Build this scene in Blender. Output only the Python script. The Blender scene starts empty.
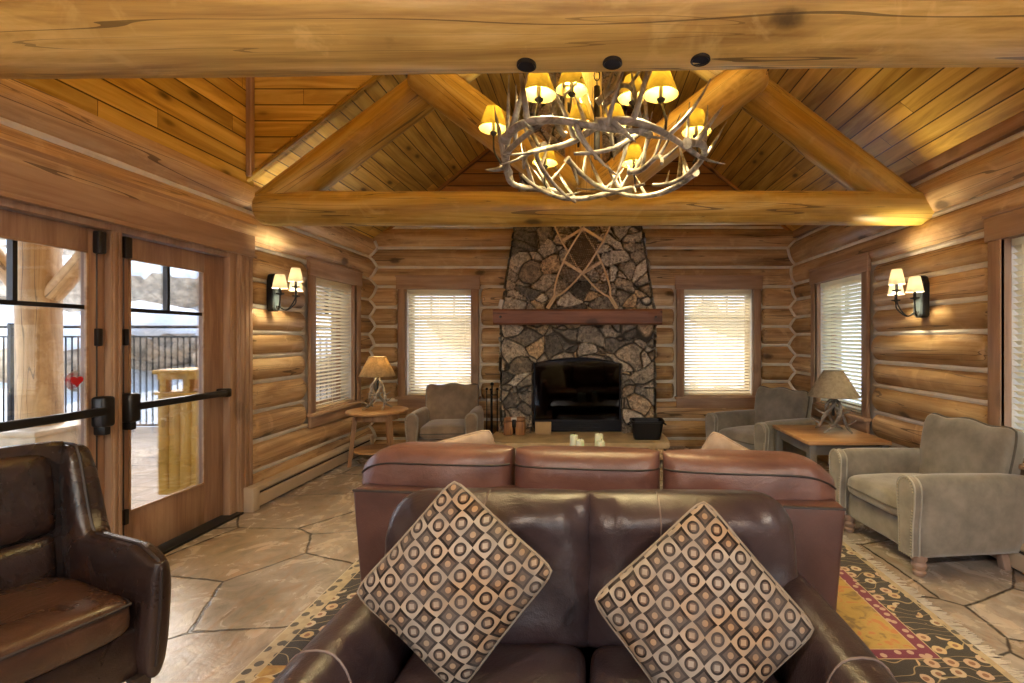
import bpy, bmesh, math, random
from math import pi, sin, cos, sqrt, radians as rad, atan2
from mathutils import Vector, Matrix, noise as mn
random.seed(7)
S = bpy.context.scene
COL = S.collection
V = Vector

# ------------------------------------------------------------------ materials
class NB:
    def __init__(s, name):
        s.m = bpy.data.materials.new(name); s.m.use_nodes = True
        s.t = s.m.node_tree; s.b = s.t.nodes['Principled BSDF']; s.out = s.t.nodes['Material Output']
    def __call__(s, typ, props=None, **inp):
        n = s.t.nodes.new('ShaderNode' + typ)
        for k, v in (props or {}).items(): setattr(n, k, v)
        for k, v in inp.items():
            key = int(k[1:]) if k[0] == '_' else k.replace('_', ' ')
            s.put(n.inputs[key], v)
        return n
    def put(s, sock, v):
        if isinstance(v, bpy.types.NodeSocket): s.t.links.new(v, sock)
        elif isinstance(v, bpy.types.Node): s.t.links.new(v.outputs[0], sock)
        else:
            if isinstance(v, (tuple, list)) and sock.type == 'RGBA' and len(v) == 3: v = (*v, 1)
            sock.default_value = v
    def math(s, op, a, b=0.0, c=0.0):
        return s('Math', {'operation': op}, _0=a, _1=b, _2=c).outputs[0]
    def mix(s, f, a, b, mode='MIX'):
        return s('MixRGB', {'blend_type': mode}, Fac=f, Color1=a, Color2=b).outputs[0]
    def ramp(s, f, *stops):
        n = s('ValToRGB', Fac=f); e = n.color_ramp.elements
        while len(e) < len(stops): e.new(.5)
        for q, (p, c) in zip(e, stops):
            q.position = p; q.color = (*c, 1) if len(c) == 3 else c
        return n.outputs[0]
    def coord(s, scale=(1, 1, 1), loc=(0, 0, 0)):
        tc = s('TexCoord'); mp = s('Mapping', Vector=tc.outputs['Object'])
        mp.inputs['Scale'].default_value = scale; mp.inputs['Location'].default_value = loc
        return mp.outputs[0]
    def noise(s, vec, scale=5, detail=4, rough=.5, dist=0):
        return s('TexNoise', Vector=vec, Scale=scale, Detail=detail, Roughness=rough, Distortion=dist).outputs[0]
    def bump(s, h, strength=.3, dist=.01):
        b = s('Bump', Height=h, Strength=strength, Distance=dist)
        s.put(s.b.inputs['Normal'], b.outputs[0]); return b
    def set(s, **k):
        for a, v in k.items(): s.put(s.b.inputs[a.replace('_', ' ')], v)
        return s.m

def simple(name, c, rough=.5, metal=0., var=.0, bump=0., bs=40, **k):
    n = NB(name)
    col = c
    if var:
        f = n.noise(n.coord(), 6, 5)
        col = n.ramp(f, (.3, tuple(x*(1-var) for x in c)), (.7, tuple(min(1, x*(1+var)) for x in c)))
    if bump: n.bump(n.noise(n.coord(), bs, 4), bump, .004)
    return n.set(Base_Color=col, Roughness=rough, Metallic=metal, **k)

def hsv_shift(c, f): return tuple(min(1, x*f) for x in c)

def wood(name, lo, mid, hi, axis=0, rough=.42, fine=1., attr=True, knots=.8, checks=.7, bump=.35):
    n = NB(name)
    sc = [5., 5., 5.]; sc[axis] = .55
    v = n.coord(sc)
    g = n.noise(v, 1.1*fine, 7, .62, 1.1)
    sc2 = [34., 34., 34.]; sc2[axis] = 1.1
    g2 = n.noise(n.coord(sc2), 1.0*fine, 4, .6, .4)
    gg = n.math('ADD', n.math('MULTIPLY', g, .72), n.math('MULTIPLY', g2, .28))
    col = n.ramp(gg, (.34, lo), (.49, mid), (.62, hi))
    pl = n.ramp(n.noise(n.coord((1.4, 1.4, 1.4), (4, 2, 8)), 2.2, 4, .6, 1.5), (.56, (0, 0, 0)), (.66, (1, 1, 1)))
    col = n.mix(n.math('MULTIPLY', pl, .35 if attr else 0.), col, hsv_shift(hi, 1.12))
    big = n.noise(n.coord((.7, .7, .7)), 1.6, 3)
    col = n.mix(n.math('MULTIPLY', n.math('SUBTRACT', big, .4), .9), col, hsv_shift(lo, 1.1), 'MIX')
    if attr:
        a = n('Attribute', {'attribute_name': 'rnd'})
        hs = n('HueSaturation', Color=col, Value=n('MapRange', Value=a.outputs['Fac'], _3=.74, _4=1.18).outputs[0],
               Saturation=n('MapRange', Value=a.outputs['Fac'], _3=1.08, _4=.93).outputs[0])
        col = hs.outputs[0]
    h = gg
    if knots:
        sk = [3.2, 3.2, 3.2]; sk[axis] = 1.7
        kv = n('TexVoronoi', Vector=n.coord(sk, (3.1, 1.7, 2.3)), Scale=1.0).outputs['Distance']
        kd = n.math('ADD', kv, n.math('MULTIPLY', n.noise(n.coord(), 30, 2), .05))
        kf = n.ramp(kd, (.12, (1, 1, 1)), (.19, (0, 0, 0)))
        ring = n.ramp(kd, (.16, (.8, .8, .8)), (.36, (0, 0, 0)))
        col = n.mix(n.math('MULTIPLY', ring, .55*knots), col, hsv_shift(lo, .7))
        col = n.mix(n.math('MULTIPLY', kf, knots), col, hsv_shift(lo, .16))
    if checks:
        sc3 = [7., 7., 7.]; sc3[axis] = .28
        ck = n.noise(n.coord(sc3, (5, 9, 2)), 1.0, 2, .5, .3)
        cf = n.math('LESS_THAN', n.math('ABSOLUTE', n.math('SUBTRACT', ck, .56)), .006)
        col = n.mix(n.math('MULTIPLY', cf, checks), col, hsv_shift(lo, .22))
        sc4 = [13., 13., 13.]; sc4[axis] = .45
        cq = n.math('LESS_THAN', n.math('ABSOLUTE', n.math('SUBTRACT', n.noise(n.coord(sc4, (1, 4, 6)), 1., 2, .5, .4), .61)), .006)
        col = n.mix(n.math('MULTIPLY', cq, checks*.7), col, hsv_shift(lo, .3)); cf = n.math('MAXIMUM', cf, cq)
        h = n.math('SUBTRACT', gg, n.math('MULTIPLY', cf, .5))
    n.bump(h, bump, .012)
    return n.set(Base_Color=col, Roughness=rough, Specular_IOR_Level=.4)

def boards(name, lo, mid, hi, width=.14, rough=.4):
    """tongue-and-groove planks running along local X"""
    n = NB(name)
    tc = n('TexCoord'); xyz = n('SeparateXYZ', Vector=tc.outputs['Object'])
    y = n.math('DIVIDE', xyz.outputs[1], width)
    idx = n.math('FLOOR', y); fr = n.math('FRACT', y)
    wn = n('TexWhiteNoise', {'noise_dimensions': '1D'}, W=idx).outputs['Value']
    xj = n.math('ADD', n.math('DIVIDE', xyz.outputs[0], 2.4), n.math('MULTIPLY', wn, 7.3))
    jf = n.math('FRACT', xj)
    wn2 = n('TexWhiteNoise', {'noise_dimensions': '2D'}, Vector=n('CombineXYZ', X=idx, Y=n.math('FLOOR', xj)).outputs[0]).outputs['Value']
    off = n('CombineXYZ', X=n.math('MULTIPLY', wn2, 40), Y=n.math('MULTIPLY', wn2, 17), Z=wn2).outputs[0]
    vec = n('VectorMath', {'operation': 'ADD'}, _0=tc.outputs['Object'], _1=off).outputs[0]
    mp = n('Mapping', Vector=vec); mp.inputs['Scale'].default_value = (.7, 7, 7)
    g = n.noise(mp.outputs[0], 1.3, 7, .6, 1.0)
    col = n.ramp(g, (.3, lo), (.5, mid), (.7, hi))
    col = n('HueSaturation', Color=col, Value=n('MapRange', Value=wn2, _3=.72, _4=1.14).outputs[0]).outputs[0]
    mk = n('Mapping', Vector=vec); mk.inputs['Scale'].default_value = (1.9, 4.5, 4.5)
    kv = n('TexVoronoi', Vector=mk.outputs[0], Scale=1.0).outputs['Distance']
    kf = n.ramp(kv, (.06, (1, 1, 1)), (.15, (0, 0, 0)))
    kr = n.ramp(kv, (.1, (.6, .6, .6)), (.3, (0, 0, 0)))
    col = n.mix(n.math('MULTIPLY', kr, .6), col, hsv_shift(lo, .7))
    col = n.mix(n.math('MULTIPLY', kf, .85), col, hsv_shift(lo, .2))
    gr = n.math('LESS_THAN', n.math('ABSOLUTE', n.math('SUBTRACT', fr, .5)), .462)
    jt = n.math('GREATER_THAN', jf, .0016)
    ok = n.math('MULTIPLY', gr, jt)
    col = n.mix(ok, hsv_shift(lo, .22), col)
    n.bump(n.math('ADD', n.math('MULTIPLY', ok, .8), n.math('MULTIPLY', g, .2)), .5, .01)
    return n.set(Base_Color=col, Roughness=rough, Specular_IOR_Level=.4)

def leather(name, lo, hi, rough=.36, wr=.5):
    n = NB(name)
    v = n.coord()
    f = n.noise(v, 3.2, 5, .6, .6)
    col = n.ramp(f, (.3, lo), (.72, hi))
    cells = n('TexVoronoi', Vector=v, Scale=230).outputs['Distance']
    w = n.noise(n.coord((1, 1, 1.0)), 9, 5, .55, 1.6)
    n.bump(n.math('ADD', n.math('MULTIPLY', cells, .06), n.math('MULTIPLY', w, wr)), .45, .018)
    r = n('MapRange', Value=f, _3=rough-.07, _4=rough+.1).outputs[0]
    return n.set(Base_Color=col, Roughness=r, Specular_IOR_Level=.5)

def fabric(name, lo, hi, sheen=.4, scale=7):
    n = NB(name)
    f = n.noise(n.coord(), scale, 5, .6)
    col = n.ramp(f, (.32, lo), (.7, hi))
    w = n.noise(n.coord(), 420, 2)
    n.bump(w, .25, .003)
    return n.set(Base_Color=col, Roughness=.9, Sheen_Weight=sheen, Sheen_Roughness=.45)

M = {}
P1, P2, P3 = (.27, .145, .026), (.56, .36, .080), (.76, .555, .19)
M['log_x'] = wood('log wood along x', (.245, .130, .055), (.515, .33, .162), (.72, .525, .295), 0)
M['log_y'] = wood('log wood along y', (.245, .130, .055), (.515, .33, .162), (.72, .525, .295), 1)
M['beam'] = wood('peeled beam wood', P1, P2, P3, 0, .38)
M['post'] = wood('peeled post wood', P1, P2, P3, 2, .4)
M['post_weathered'] = wood('weathered post wood', (.26, .145, .055), (.45, .275, .12), (.60, .42, .21), 0, .6)
M['boards'] = boards('pine ceiling boards', (.34, .185, .034), (.62, .395, .085), (.79, .56, .16))
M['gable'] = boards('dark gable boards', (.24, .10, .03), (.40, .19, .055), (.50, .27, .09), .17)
M['trim_z'] = wood('casing wood upright', (.24, .14, .085), (.37, .23, .148), (.48, .325, .215), 2, .45, 1.2, False, .3, 0, .15)
M['trim_x'] = wood('casing wood along x', (.24, .14, .085), (.37, .23, .148), (.48, .325, .215), 0, .45, 1.2, False, .3, 0, .15)
M['trim_y'] = wood('casing wood along y', (.25, .14, .075), (.38, .23, .13), (.48, .32, .19), 1, .45, 1.2, False, .3, 0, .15)
M['door'] = wood('door wood', (.19, .10, .06), (.30, .175, .112), (.41, .265, .175), 2, .38, 1.2, False, .15, 0, .12)
M['mantel'] = wood('mantel timber', (.10, .035, .018), (.19, .07, .036), (.28, .115, .06), 0, .42, 1., False, .6, .7, .4)
M['table'] = wood('honey table wood', (.28, .14, .055), (.42, .23, .10), (.54, .33, .16), 0, .32, 1.3, False, .3, 0, .1)
M['table_leg'] = wood('table leg wood', (.20, .10, .05), (.32, .18, .09), (.42, .25, .13), 2, .4, 1.3, False, .2, 0, .1)
M['dark_table'] = wood('dark coffee table wood', (.05, .022, .012), (.09, .042, .022), (.14, .07, .038), 0, .35, 1.2, False, .2, 0, .1)
M['box_wood'] = wood('box wood', (.22, .10, .04), (.38, .19, .08), (.5, .28, .13), 2, .45, 2., False, .5, .4, .2)
M['yellow_wood'] = wood('yellow cabinet wood', (.40, .19, .012), (.56, .29, .025), (.68, .39, .045), 2, .5, 1.2, False, .3, 0, .1)
M['chink'] = simple('pale chinking', (.72, .68, .61), .85, 0, .12, .3, 60)
M['leather_dark'] = leather('dark brown leather', (.020, .0125, .0145), (.054, .034, .037), .30)
M['leather_red'] = leather('red brown leather', (.075, .032, .027), (.165, .076, .058), .34)
M['leather_club'] = leather('club chair leather', (.014, .008, .0075), (.038, .020, .016), .26)
M['leather_seat_glow'] = leather('club seat leather with painted highlight', (.024, .011, .008), (.085, .040, .022), .27)  # reddish seat leather; the doors' orange highlight is painted into its tone
M['seam'] = simple('dark seam thread', (.018, .011, .011), .6)
M['seam_light'] = simple('stitched seam', (.14, .10, .09), .5)
M['chair_fabric'] = fabric('grey green chair fabric', (.15, .135, .113), (.265, .242, .205), .5)
M['chair_fabric_b'] = fabric('taupe chair fabric', (.17, .125, .09), (.29, .22, .16), .5)
M['welt'] = fabric('chair welt', (.07, .062, .05), (.12, .105, .085), .2)
M['welt_light'] = fabric('pale chair welt', (.29, .28, .25), (.40, .385, .35), .2)
M['nail'] = simple('nailheads', (.42, .38, .30), .35, .8)
M['foot'] = simple('chair foot wood', (.30, .20, .15), .4, 0, .2)
M['foot_dark'] = simple('dark leg wood', (.03, .018, .013), .35, 0, .2)
M['pillow_tan'] = fabric('tan pillow fabric', (.30, .215, .15), (.46, .35, .25), .2, 12)
M['iron'] = simple('black iron', (.017, .017, .019), .45, .6)
M['bronze'] = simple('dark bronze hardware', (.045, .04, .038), .38, .8)
M['iron_blue_shine'] = simple('black iron backplate with painted shine', (.16, .21, .24), .4, .5)  # blue-grey shine of the black iron painted as base colour
M['white'] = simple('white card', (.72, .70, .66), .7)
M['card'] = simple('tan card', (.50, .37, .20), .8, 0, .1)
M['heater'] = simple('beige heater enamel', (.52, .42, .31), .4, 0, .06)
M['heater_dark'] = simple('heater slot', (.04, .03, .025), .7)
M['paint_grey'] = simple('grey painted table base', (.12, .115, .11), .5, 0, .15)
M['candle'] = simple('pale green wax', (.52, .58, .48), .45, 0, .12, Subsurface_Weight=.15)
M['pinecone'] = simple('pine cone', (.06, .035, .022), .8, 0, .3)
M['firebox'] = simple('firebox steel', (.006, .010, .022), .8)
M['ceramic_log'] = simple('ash grey fire log', (.16, .12, .09), .9, 0, .4, .6, 30)
M['red'] = simple('red heart', (.55, .015, .02), .3)
M['slat'] = None

def glass_mat():
    n = NB('window glass'); t = n.t
    tr = n('BsdfTransparent', Color=(.97, .98, .97, 1)); gl = n('BsdfGlossy', Roughness=.02, Color=(1, 1, 1, 1))
    fr = n('Fresnel', IOR=1.45)
    mx = n('MixShader', _0=n.math('MULTIPLY', fr, .7), _1=tr.outputs[0], _2=gl.outputs[0])
    t.links.new(mx.outputs[0], n.out.inputs[0]); return n.m
M['glass'] = glass_mat()

def fire_glass():
    n = NB('dark firebox glass'); t = n.t
    tr = n('BsdfTransparent', Color=(.12, .14, .19, 1)); gl = n('BsdfGlossy', Roughness=.04, Color=(.9, .95, 1, 1))
    fr = n('Fresnel', IOR=1.5)
    mx = n('MixShader', _0=fr.outputs[0], _1=tr.outputs[0], _2=gl.outputs[0])
    t.links.new(mx.outputs[0], n.out.inputs[0]); return n.m
M['fire_glass'] = fire_glass()

def translucent(name, c, tc, f=.5, scale=0):
    n = NB(name); t = n.t
    col, tcol = c, tc
    if scale:
        q = n.noise(n.coord(), scale, 4, .6, .8)
        col = n.ramp(q, (.35, tuple(x*.72 for x in c)), (.65, c)); tcol = n.ramp(q, (.35, tuple(x*.62 for x in tc)), (.65, tc))
    d = n('BsdfDiffuse', Color=col); tl = n('BsdfTranslucent', Color=tcol)
    mx = n('MixShader', _0=f, _1=d.outputs[0], _2=tl.outputs[0])
    t.links.new(mx.outputs[0], n.out.inputs[0]); return n.m
M['slat'] = translucent('cream blind slat', (.82, .74, .58), (.90, .82, .64), .68)
M['shade_mica'] = translucent('mica lamp shade', (.26, .195, .055), (.42, .33, .11), .5, 18)
M['shade_white'] = translucent('white sconce shade', (.85, .82, .76), (.88, .83, .74), .55)
M['shade_tan'] = translucent('parchment shade', (.56, .47, .31), (.7, .52, .28), .35, 30)

def emit(name, c, s):
    n = NB(name); return n.set(Base_Color=(.9, .85, .7), Emission_Color=c, Emission_Strength=s)
M['bulb'] = emit('glowing bulb', (1, .72, .36), 25)

def antler_mat():
    n = NB('grey antler'); v = n.coord()
    f = n.noise(v, 9, 5, .6, 1.)
    col = n.ramp(f, (.30, (.07, .055, .045)), (.47, (.22, .195, .165)), (.68, (.50, .47, .42)))
    n.bump(n.noise(v, 60, 3), .3, .004)
    return n.set(Base_Color=col, Roughness=.42)
M['antler'] = antler_mat()

def stone_mat():
    n = NB('fieldstone'); v = n.coord()
    a = n('Attribute', {'attribute_name': 'rnd'}).outputs['Fac']; e = n('Attribute', {'attribute_name': 'edge'}).outputs['Fac']
    base = n.ramp(a, (.0, (.075, .075, .08)), (.2, (.29, .275, .255)), (.36, (.45, .42, .38)), (.5, (.14, .14, .145)), (.66, (.50, .39, .26)), (.82, (.35, .35, .355)), (1., (.60, .57, .53)))
    f = n.noise(v, 24, 6, .7, .8)
    col = n.mix(.85, base, n.ramp(f, (.34, (.10, .09, .09)), (.52, (.6, .56, .5)), (.7, (1, .95, .86))), 'OVERLAY')
    lich = n.ramp(n.noise(v, 55, 5, .7), (.6, (0, 0, 0)), (.68, (1, 1, 1)))
    col = n.mix(n.math('MULTIPLY', lich, .6), col, (.50, .46, .38))
    sp = n.ramp(n.noise(v, 40, 5, .7, .5), (.30, (1, 1, 1)), (.38, (0, 0, 0)))
    col = n.mix(n.math('MULTIPLY', sp, .75), col, (.025, .023, .025))
    col = n.mix(e, (.045, .039, .034), col)
    col = n.mix(.6, col, n.ramp(n.noise(v, 5.5, 6, .7, 1.5), (.36, (.20, .195, .195)), (.5, (.5, .5, .49)), (.62, (.84, .77, .66))), 'OVERLAY')
    n.bump(f, .7, .03)
    return n.set(Base_Color=col, Roughness=.7)
M['stone'] = stone_mat()
M['slab'] = simple('hearth slab stone', (.46, .36, .23), .5, 0, .22, .5, 14)
M['boulder'] = simple('brown boulder rock', (.46, .36, .26), .9, 0, .5, .8, 7)
M['snow'] = simple('snow', (.86, .88, .92), .8, 0, .03, .4, 9)

def floor_mat():
    n = NB('flagstone floor')
    tc = n('TexCoord')
    w = n('TexNoise', Vector=tc.outputs['Object'], Scale=1.7, Detail=3).outputs['Color']
    w2 = n('TexNoise', Vector=tc.outputs['Object'], Scale=9, Detail=3).outputs['Color']
    vec = n.mix(.05, tc.outputs['Object'], w, 'ADD'); vec = n.mix(.02, vec, w2, 'ADD')
    mp = n('Mapping', Vector=vec); mp.inputs['Scale'].default_value = (1.15, 1.35, 0); mp.inputs['Location'].default_value = (.35, .62, 0)
    cellc = n('TexVoronoi', {'voronoi_dimensions': '2D'}, Vector=mp.outputs[0], Scale=1.05, Randomness=.92).outputs['Color']
    ed = n('TexVoronoi', {'feature': 'DISTANCE_TO_EDGE', 'voronoi_dimensions': '2D'}, Vector=mp.outputs[0], Scale=1.05, Randomness=.92).outputs['Distance']
    cs = n('SeparateColor', Color=cellc)
    base = n.ramp(cs.outputs[0], (0., (.26, .225, .20)), (.3, (.38, .335, .295)), (.5, (.33, .265, .21)), (.75, (.42, .375, .34)), (1., (.28, .25, .23)))
    f = n.noise(tc.outputs['Object'], 4.5, 7, .62, 1.2)
    col = n.mix(.75, base, n.ramp(f, (.33, (.29, .275, .27)), (.5, (.5, .485, .47)), (.66, (.70, .67, .64))), 'OVERLAY')
    m2 = n('Mapping', Vector=tc.outputs['Object']); m2.inputs['Scale'].default_value = (5, 1.6, 1); m2.inputs['Rotation'].default_value = (0, 0, .8)
    st = n.noise(m2.outputs[0], 1.6, 6, .68, 1.8)
    sf = n.ramp(st, (.50, (0, 0, 0)), (.74, (1, 1, 1)))
    col = n.mix(n.math('MULTIPLY', sf, .5), col, (.34, .17, .085))
    dk = n.ramp(n.noise(m2.outputs[0], 4., 5, .7, 1.), (.31, (1, 1, 1)), (.40, (0, 0, 0)))
    col = n.mix(n.math('MULTIPLY', dk, .5), col, (.13, .10, .08))
    gf = n.ramp(n.math('ADD', ed, n.math('MULTIPLY', n.math('SUBTRACT', n.noise(tc.outputs['Object'], 14, 3), .5), .02)), (.005, (0, 0, 0)), (.014, (1, 1, 1)))
    col = n.mix(gf, (.06, .05, .043), col)
    n.bump(n.math('ADD', n.math('MULTIPLY', gf, .5), n.math('ADD', n.math('MULTIPLY', f, .35), n.math('MULTIPLY', st, .3))), .45, .02)
    return n.set(Base_Color=col, Roughness=n('MapRange', Value=f, _3=.16, _4=.36).outputs[0], Specular_IOR_Level=.5)
M['floor'] = floor_mat()

def patio_mat():
    n = NB('patio pavers'); tc = n('TexCoord')
    mp = n('Mapping', Vector=tc.outputs['Object']); mp.inputs['Rotation'].default_value = (0, 0, .12)
    b = n('TexBrick', {'offset': .5}, Vector=mp.outputs[0], Color1=(.46, .37, .28), Color2=(.36, .30, .25), Mortar=(.14, .12, .10), Scale=1., Mortar_Size=.012, Brick_Width=.55, Row_Height=.36)
    f = n.noise(tc.outputs['Object'], 6, 5)
    return n.set(Base_Color=n.mix(.5, b.outputs[0], n.ramp(f, (.3, (.35, .33, .32)), (.7, (.65, .63, .6))), 'OVERLAY'), Roughness=.7)
M['patio'] = patio_mat()

def pillow_mat():
    n = NB('diamond weave pillow')
    tc = n('TexCoord'); s = n('SeparateXYZ', Vector=tc.outputs['Object']); c = .0465
    u = n.math('ADD', n.math('DIVIDE', s.outputs[0], c), 100.5); v = n.math('ADD', n.math('DIVIDE', s.outputs[2], c), 100.5)
    par = n.math('MODULO', n.math('ADD', n.math('FLOOR', u), n.math('FLOOR', v)), 2.0)
    fu = n.math('SUBTRACT', n.math('FRACT', u), .5); fv = n.math('SUBTRACT', n.math('FRACT', v), .5)
    r = n.math('SQRT', n.math('ADD', n.math('MULTIPLY', fu, fu), n.math('MULTIPLY', fv, fv)))
    au = n.math('ABSOLUTE', fu); av = n.math('ABSOLUTE', fv); mxx = n.math('MAXIMUM', au, av)
    # concave dark star in the dark cells, bulging light cells
    du = n.math('SUBTRACT', .5, au); dv = n.math('SUBTRACT', .5, av)
    q = n.math('MINIMUM', n.math('ADD', du, n.math('MULTIPLY', n.math('MULTIPLY', av, av), .14)), n.math('ADD', dv, n.math('MULTIPLY', n.math('MULTIPLY', au, au), .14)))
    cream, tan, dark, mid = (.32, .27, .222), (.30, .215, .145), (.014, .010, .009), (.085, .062, .052)
    inner = n.math('GREATER_THAN', q, .19)
    dc = n.mix(inner, dark, mid)
    dc = n.mix(n.math('LESS_THAN', q, .045), dc, cream)
    dc = n.mix(n.math('LESS_THAN', r, .17), dc, tan)
    ring = n.math('MULTIPLY', n.math('LESS_THAN', r, .37), n.math('GREATER_THAN', n.math('ADD', au, av), .21))
    lc = n.mix(ring, cream, n.mix(n.math('GREATER_THAN', r, .25), (.12, .085, .07), dark))
    hue = n.noise(n.coord(), 7, 2)
    col = n.mix(par, dc, lc)
    col = n.mix(n.ramp(hue, (.4, (0, 0, 0)), (.62, (.75, .75, .75))), col, n.mix(1, col, (.95, .70, .46), 'MULTIPLY'))
    blk = n.noise(n.coord(), 16, 1)
    col = n.mix(n.ramp(blk, (.35, (.45, .45, .45)), (.6, (0, 0, 0))), col, (.10, .085, .08))
    n.bump(n.math('ADD', n.noise(n.coord(), 320, 2), n.math('MULTIPLY', par, .6)), .3, .004)
    return n.set(Base_Color=col, Roughness=.85, Specular_IOR_Level=.15)
M['pillow'] = pillow_mat()
M['pillow_pipe'] = fabric('pillow piping', (.16, .12, .09), (.30, .24, .185), 0)

RX0, RX1, RY0, RY1 = -1.55, 1.87, 1.72, 4.05
def rug_mat():
    n = NB('oriental rug'); tc = n('TexCoord'); s = n('SeparateXYZ', Vector=tc.outputs['Object'])
    x, y = s.outputs[0], s.outputs[1]
    dx = n.math('MINIMUM', n.math('SUBTRACT', x, RX0), n.math('SUBTRACT', RX1+.055, x))
    dy = n.math('MINIMUM', n.math('SUBTRACT', y, RY0), n.math('SUBTRACT', RY1, y))
    dy2 = n.math('SUBTRACT', dy, .22)
    d = n.math('MINIMUM', dx, n.math('MAXIMUM', dy2, n.math('MULTIPLY', dy, .19)))
    V3 = tc.outputs['Object']
    # flowers
    vo = n('TexVoronoi', {'voronoi_dimensions': '2D'}, Vector=V3, Scale=11., Randomness=.55)
    fl = vo.outputs['Distance']; fc = n('SeparateColor', Color=vo.outputs['Color'])
    petal = n.math('ADD', fl, n.math('MULTIPLY', n.noise(V3, 45, 1), .12))
    fm = n.math('MULTIPLY', n.math('LESS_THAN', petal, .40), n.math('GREATER_THAN', n.noise(V3, 3.2, 1), .47))
    fcol = n.ramp(fc.outputs[0], (0, (.50, .41, .27)), (.5, (.48, .33, .22)), (1, (.50, .36, .16)))
    fcol = n.mix(n.math('LESS_THAN', petal, .2), fcol, (.22, .10, .05))
    wav = n('TexWave', {'wave_type': 'RINGS'}, Vector=V3, Scale=2.6, Distortion=9., Detail=1., Detail_Scale=1.4).outputs['Fac']
    vine = n.math('LESS_THAN', n.math('ABSOLUTE', n.math('SUBTRACT', wav, .5)), .06)
    brown = (.028, .019, .010)
    bc = n.mix(n.math('MULTIPLY', vine, .75), brown, (.40, .30, .14)); bc = n.mix(fm, bc, fcol)
    v4 = n('TexVoronoi', {'voronoi_dimensions': '2D'}, Vector=V3, Scale=2.7, Randomness=.6).outputs['Distance']
    v4 = n.math('ADD', v4, n.math('MULTIPLY', n.noise(V3, 8, 2), .35))
    nearb = n.math('LESS_THAN', dy, .46)
    bc = n.mix(n.math('MULTIPLY', nearb, n.math('LESS_THAN', v4, .50)), bc, (.50, .38, .20)); bc = n.mix(n.math('MULTIPLY', nearb, n.math('LESS_THAN', v4, .47)), bc, n.ramp(n.noise(V3, 14, 3), (.4, (.30, .16, .03)), (.6, (.46, .29, .06))))
    # field
    gf = n.noise(V3, 9, 3, .5, 1.2)
    fieldc = n.ramp(gf, (.36, (.19, .12, .03)), (.45, (.36, .23, .045)), (.56, (.40, .26, .055)), (.62, (.42, .17, .04)))
    v2 = n('TexVoronoi', {'voronoi_dimensions': '2D'}, Vector=V3, Scale=17.)
    mar = n.mix(n.math('LESS_THAN', v2.outputs['Distance'], .26), (.15, .012, .037), (.45, .30, .22))
    chk = n('TexChecker', Vector=V3, Scale=22., Color1=(.42, .33, .20), Color2=(.36, .28, .17))
    v3 = n('TexVoronoi', {'voronoi_dimensions': '2D'}, Vector=V3, Scale=13.)
    grd = n.mix(n.math('LESS_THAN', v3.outputs['Distance'], .26), chk.outputs[0], (.07, .055, .035))
    col = n.mix(n.math('GREATER_THAN', d, .085), grd, (.40, .32, .18))
    col = n.mix(n.math('LESS_THAN', d, .01), col, (.45, .38, .27))
    col = n.mix(n.math('GREATER_THAN', d, .092), col, bc)
    col = n.mix(n.math('GREATER_THAN', d, .282), col, (.45, .34, .19))
    col = n.mix(n.math('GREATER_THAN', d, .288), col, mar)
    col = n.mix(n.math('GREATER_THAN', d, .352), col, (.45, .34, .19))
    col = n.mix(n.math('GREATER_THAN', d, .358), col, fieldc)
    n.bump(n.noise(V3, 260, 2), .4, .004)
    return n.set(Base_Color=col, Roughness=.95, Sheen_Weight=.2)
M['rug'] = rug_mat()
M['fringe'] = simple('rug fringe', (.52, .47, .40), .9, 0, .2)

# ------------------------------------------------------------------ mesh helpers
def nb(): return bmesh.new()
def merge(bm, t, mat=None):
    if mat is not None: t.transform(mat)
    me = bpy.data.meshes.new('tmp'); t.to_mesh(me); t.free(); bm.from_mesh(me); bpy.data.meshes.remove(me)
def T(x, y, z): return Matrix.Translation((x, y, z))
def Rz(a): return Matrix.Rotation(a, 4, 'Z')
def Rx(a): return Matrix.Rotation(a, 4, 'X')
def Ry(a): return Matrix.Rotation(a, 4, 'Y')

def box(bm, c, s, bev=0., seg=2, mat=None):
    t = bmesh.new(); bmesh.ops.create_cube(t, size=1)
    bmesh.ops.scale(t, vec=s, verts=t.verts)
    if bev: bmesh.ops.bevel(t, geom=t.edges[:], offset=bev, segments=seg, profile=.5, affect='EDGES')
    bmesh.ops.translate(t, vec=c, verts=t.verts)
    merge(bm, t, mat); return bm
def bx(bm, x0, x1, y0, y1, z0, z1, bev=0., seg=2, mat=None):
    return box(bm, ((x0+x1)/2, (y0+y1)/2, (z0+z1)/2), (abs(x1-x0), abs(y1-y0), abs(z1-z0)), bev, seg, mat)

def rings(bm, rs, cap=True, closed=False):
    vs = [[bm.verts.new(p) for p in r] for r in rs]
    n = len(vs[0]); k = len(vs)
    for i in range(k if closed else k-1):
        a, b = vs[i], vs[(i+1) % k]
        for j in range(n):
            bm.faces.new((a[j], a[(j+1) % n], b[(j+1) % n], b[j]))
    if cap and not closed:
        bm.faces.new(vs[0][::-1]); bm.faces.new(vs[-1])
    return vs

def tube(bm, pts, r, seg=8, closed=False, cap=True):
    pts = [V(p) for p in pts]; n = len(pts)
    rr = r if isinstance(r, (list, tuple)) else [r]*n
    up = None; out = []
    for i, p in enumerate(pts):
        a = pts[i-1] if (i or closed) else p; b = pts[(i+1) % n] if (i < n-1 or closed) else p
        d = (b-a).normalized() if (b-a).length > 1e-9 else V((0, 0, 1))
        if up is None: up = d.orthogonal().normalized()
        up = (up - d*up.dot(d))
        up = up.normalized() if up.length > 1e-6 else d.orthogonal().normalized()
        w = d.cross(up)
        out.append([p + (up*cos(2*pi*j/seg) + w*sin(2*pi*j/seg))*rr[i] for j in range(seg)])
    rings(bm, out, cap, closed); return bm

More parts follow.
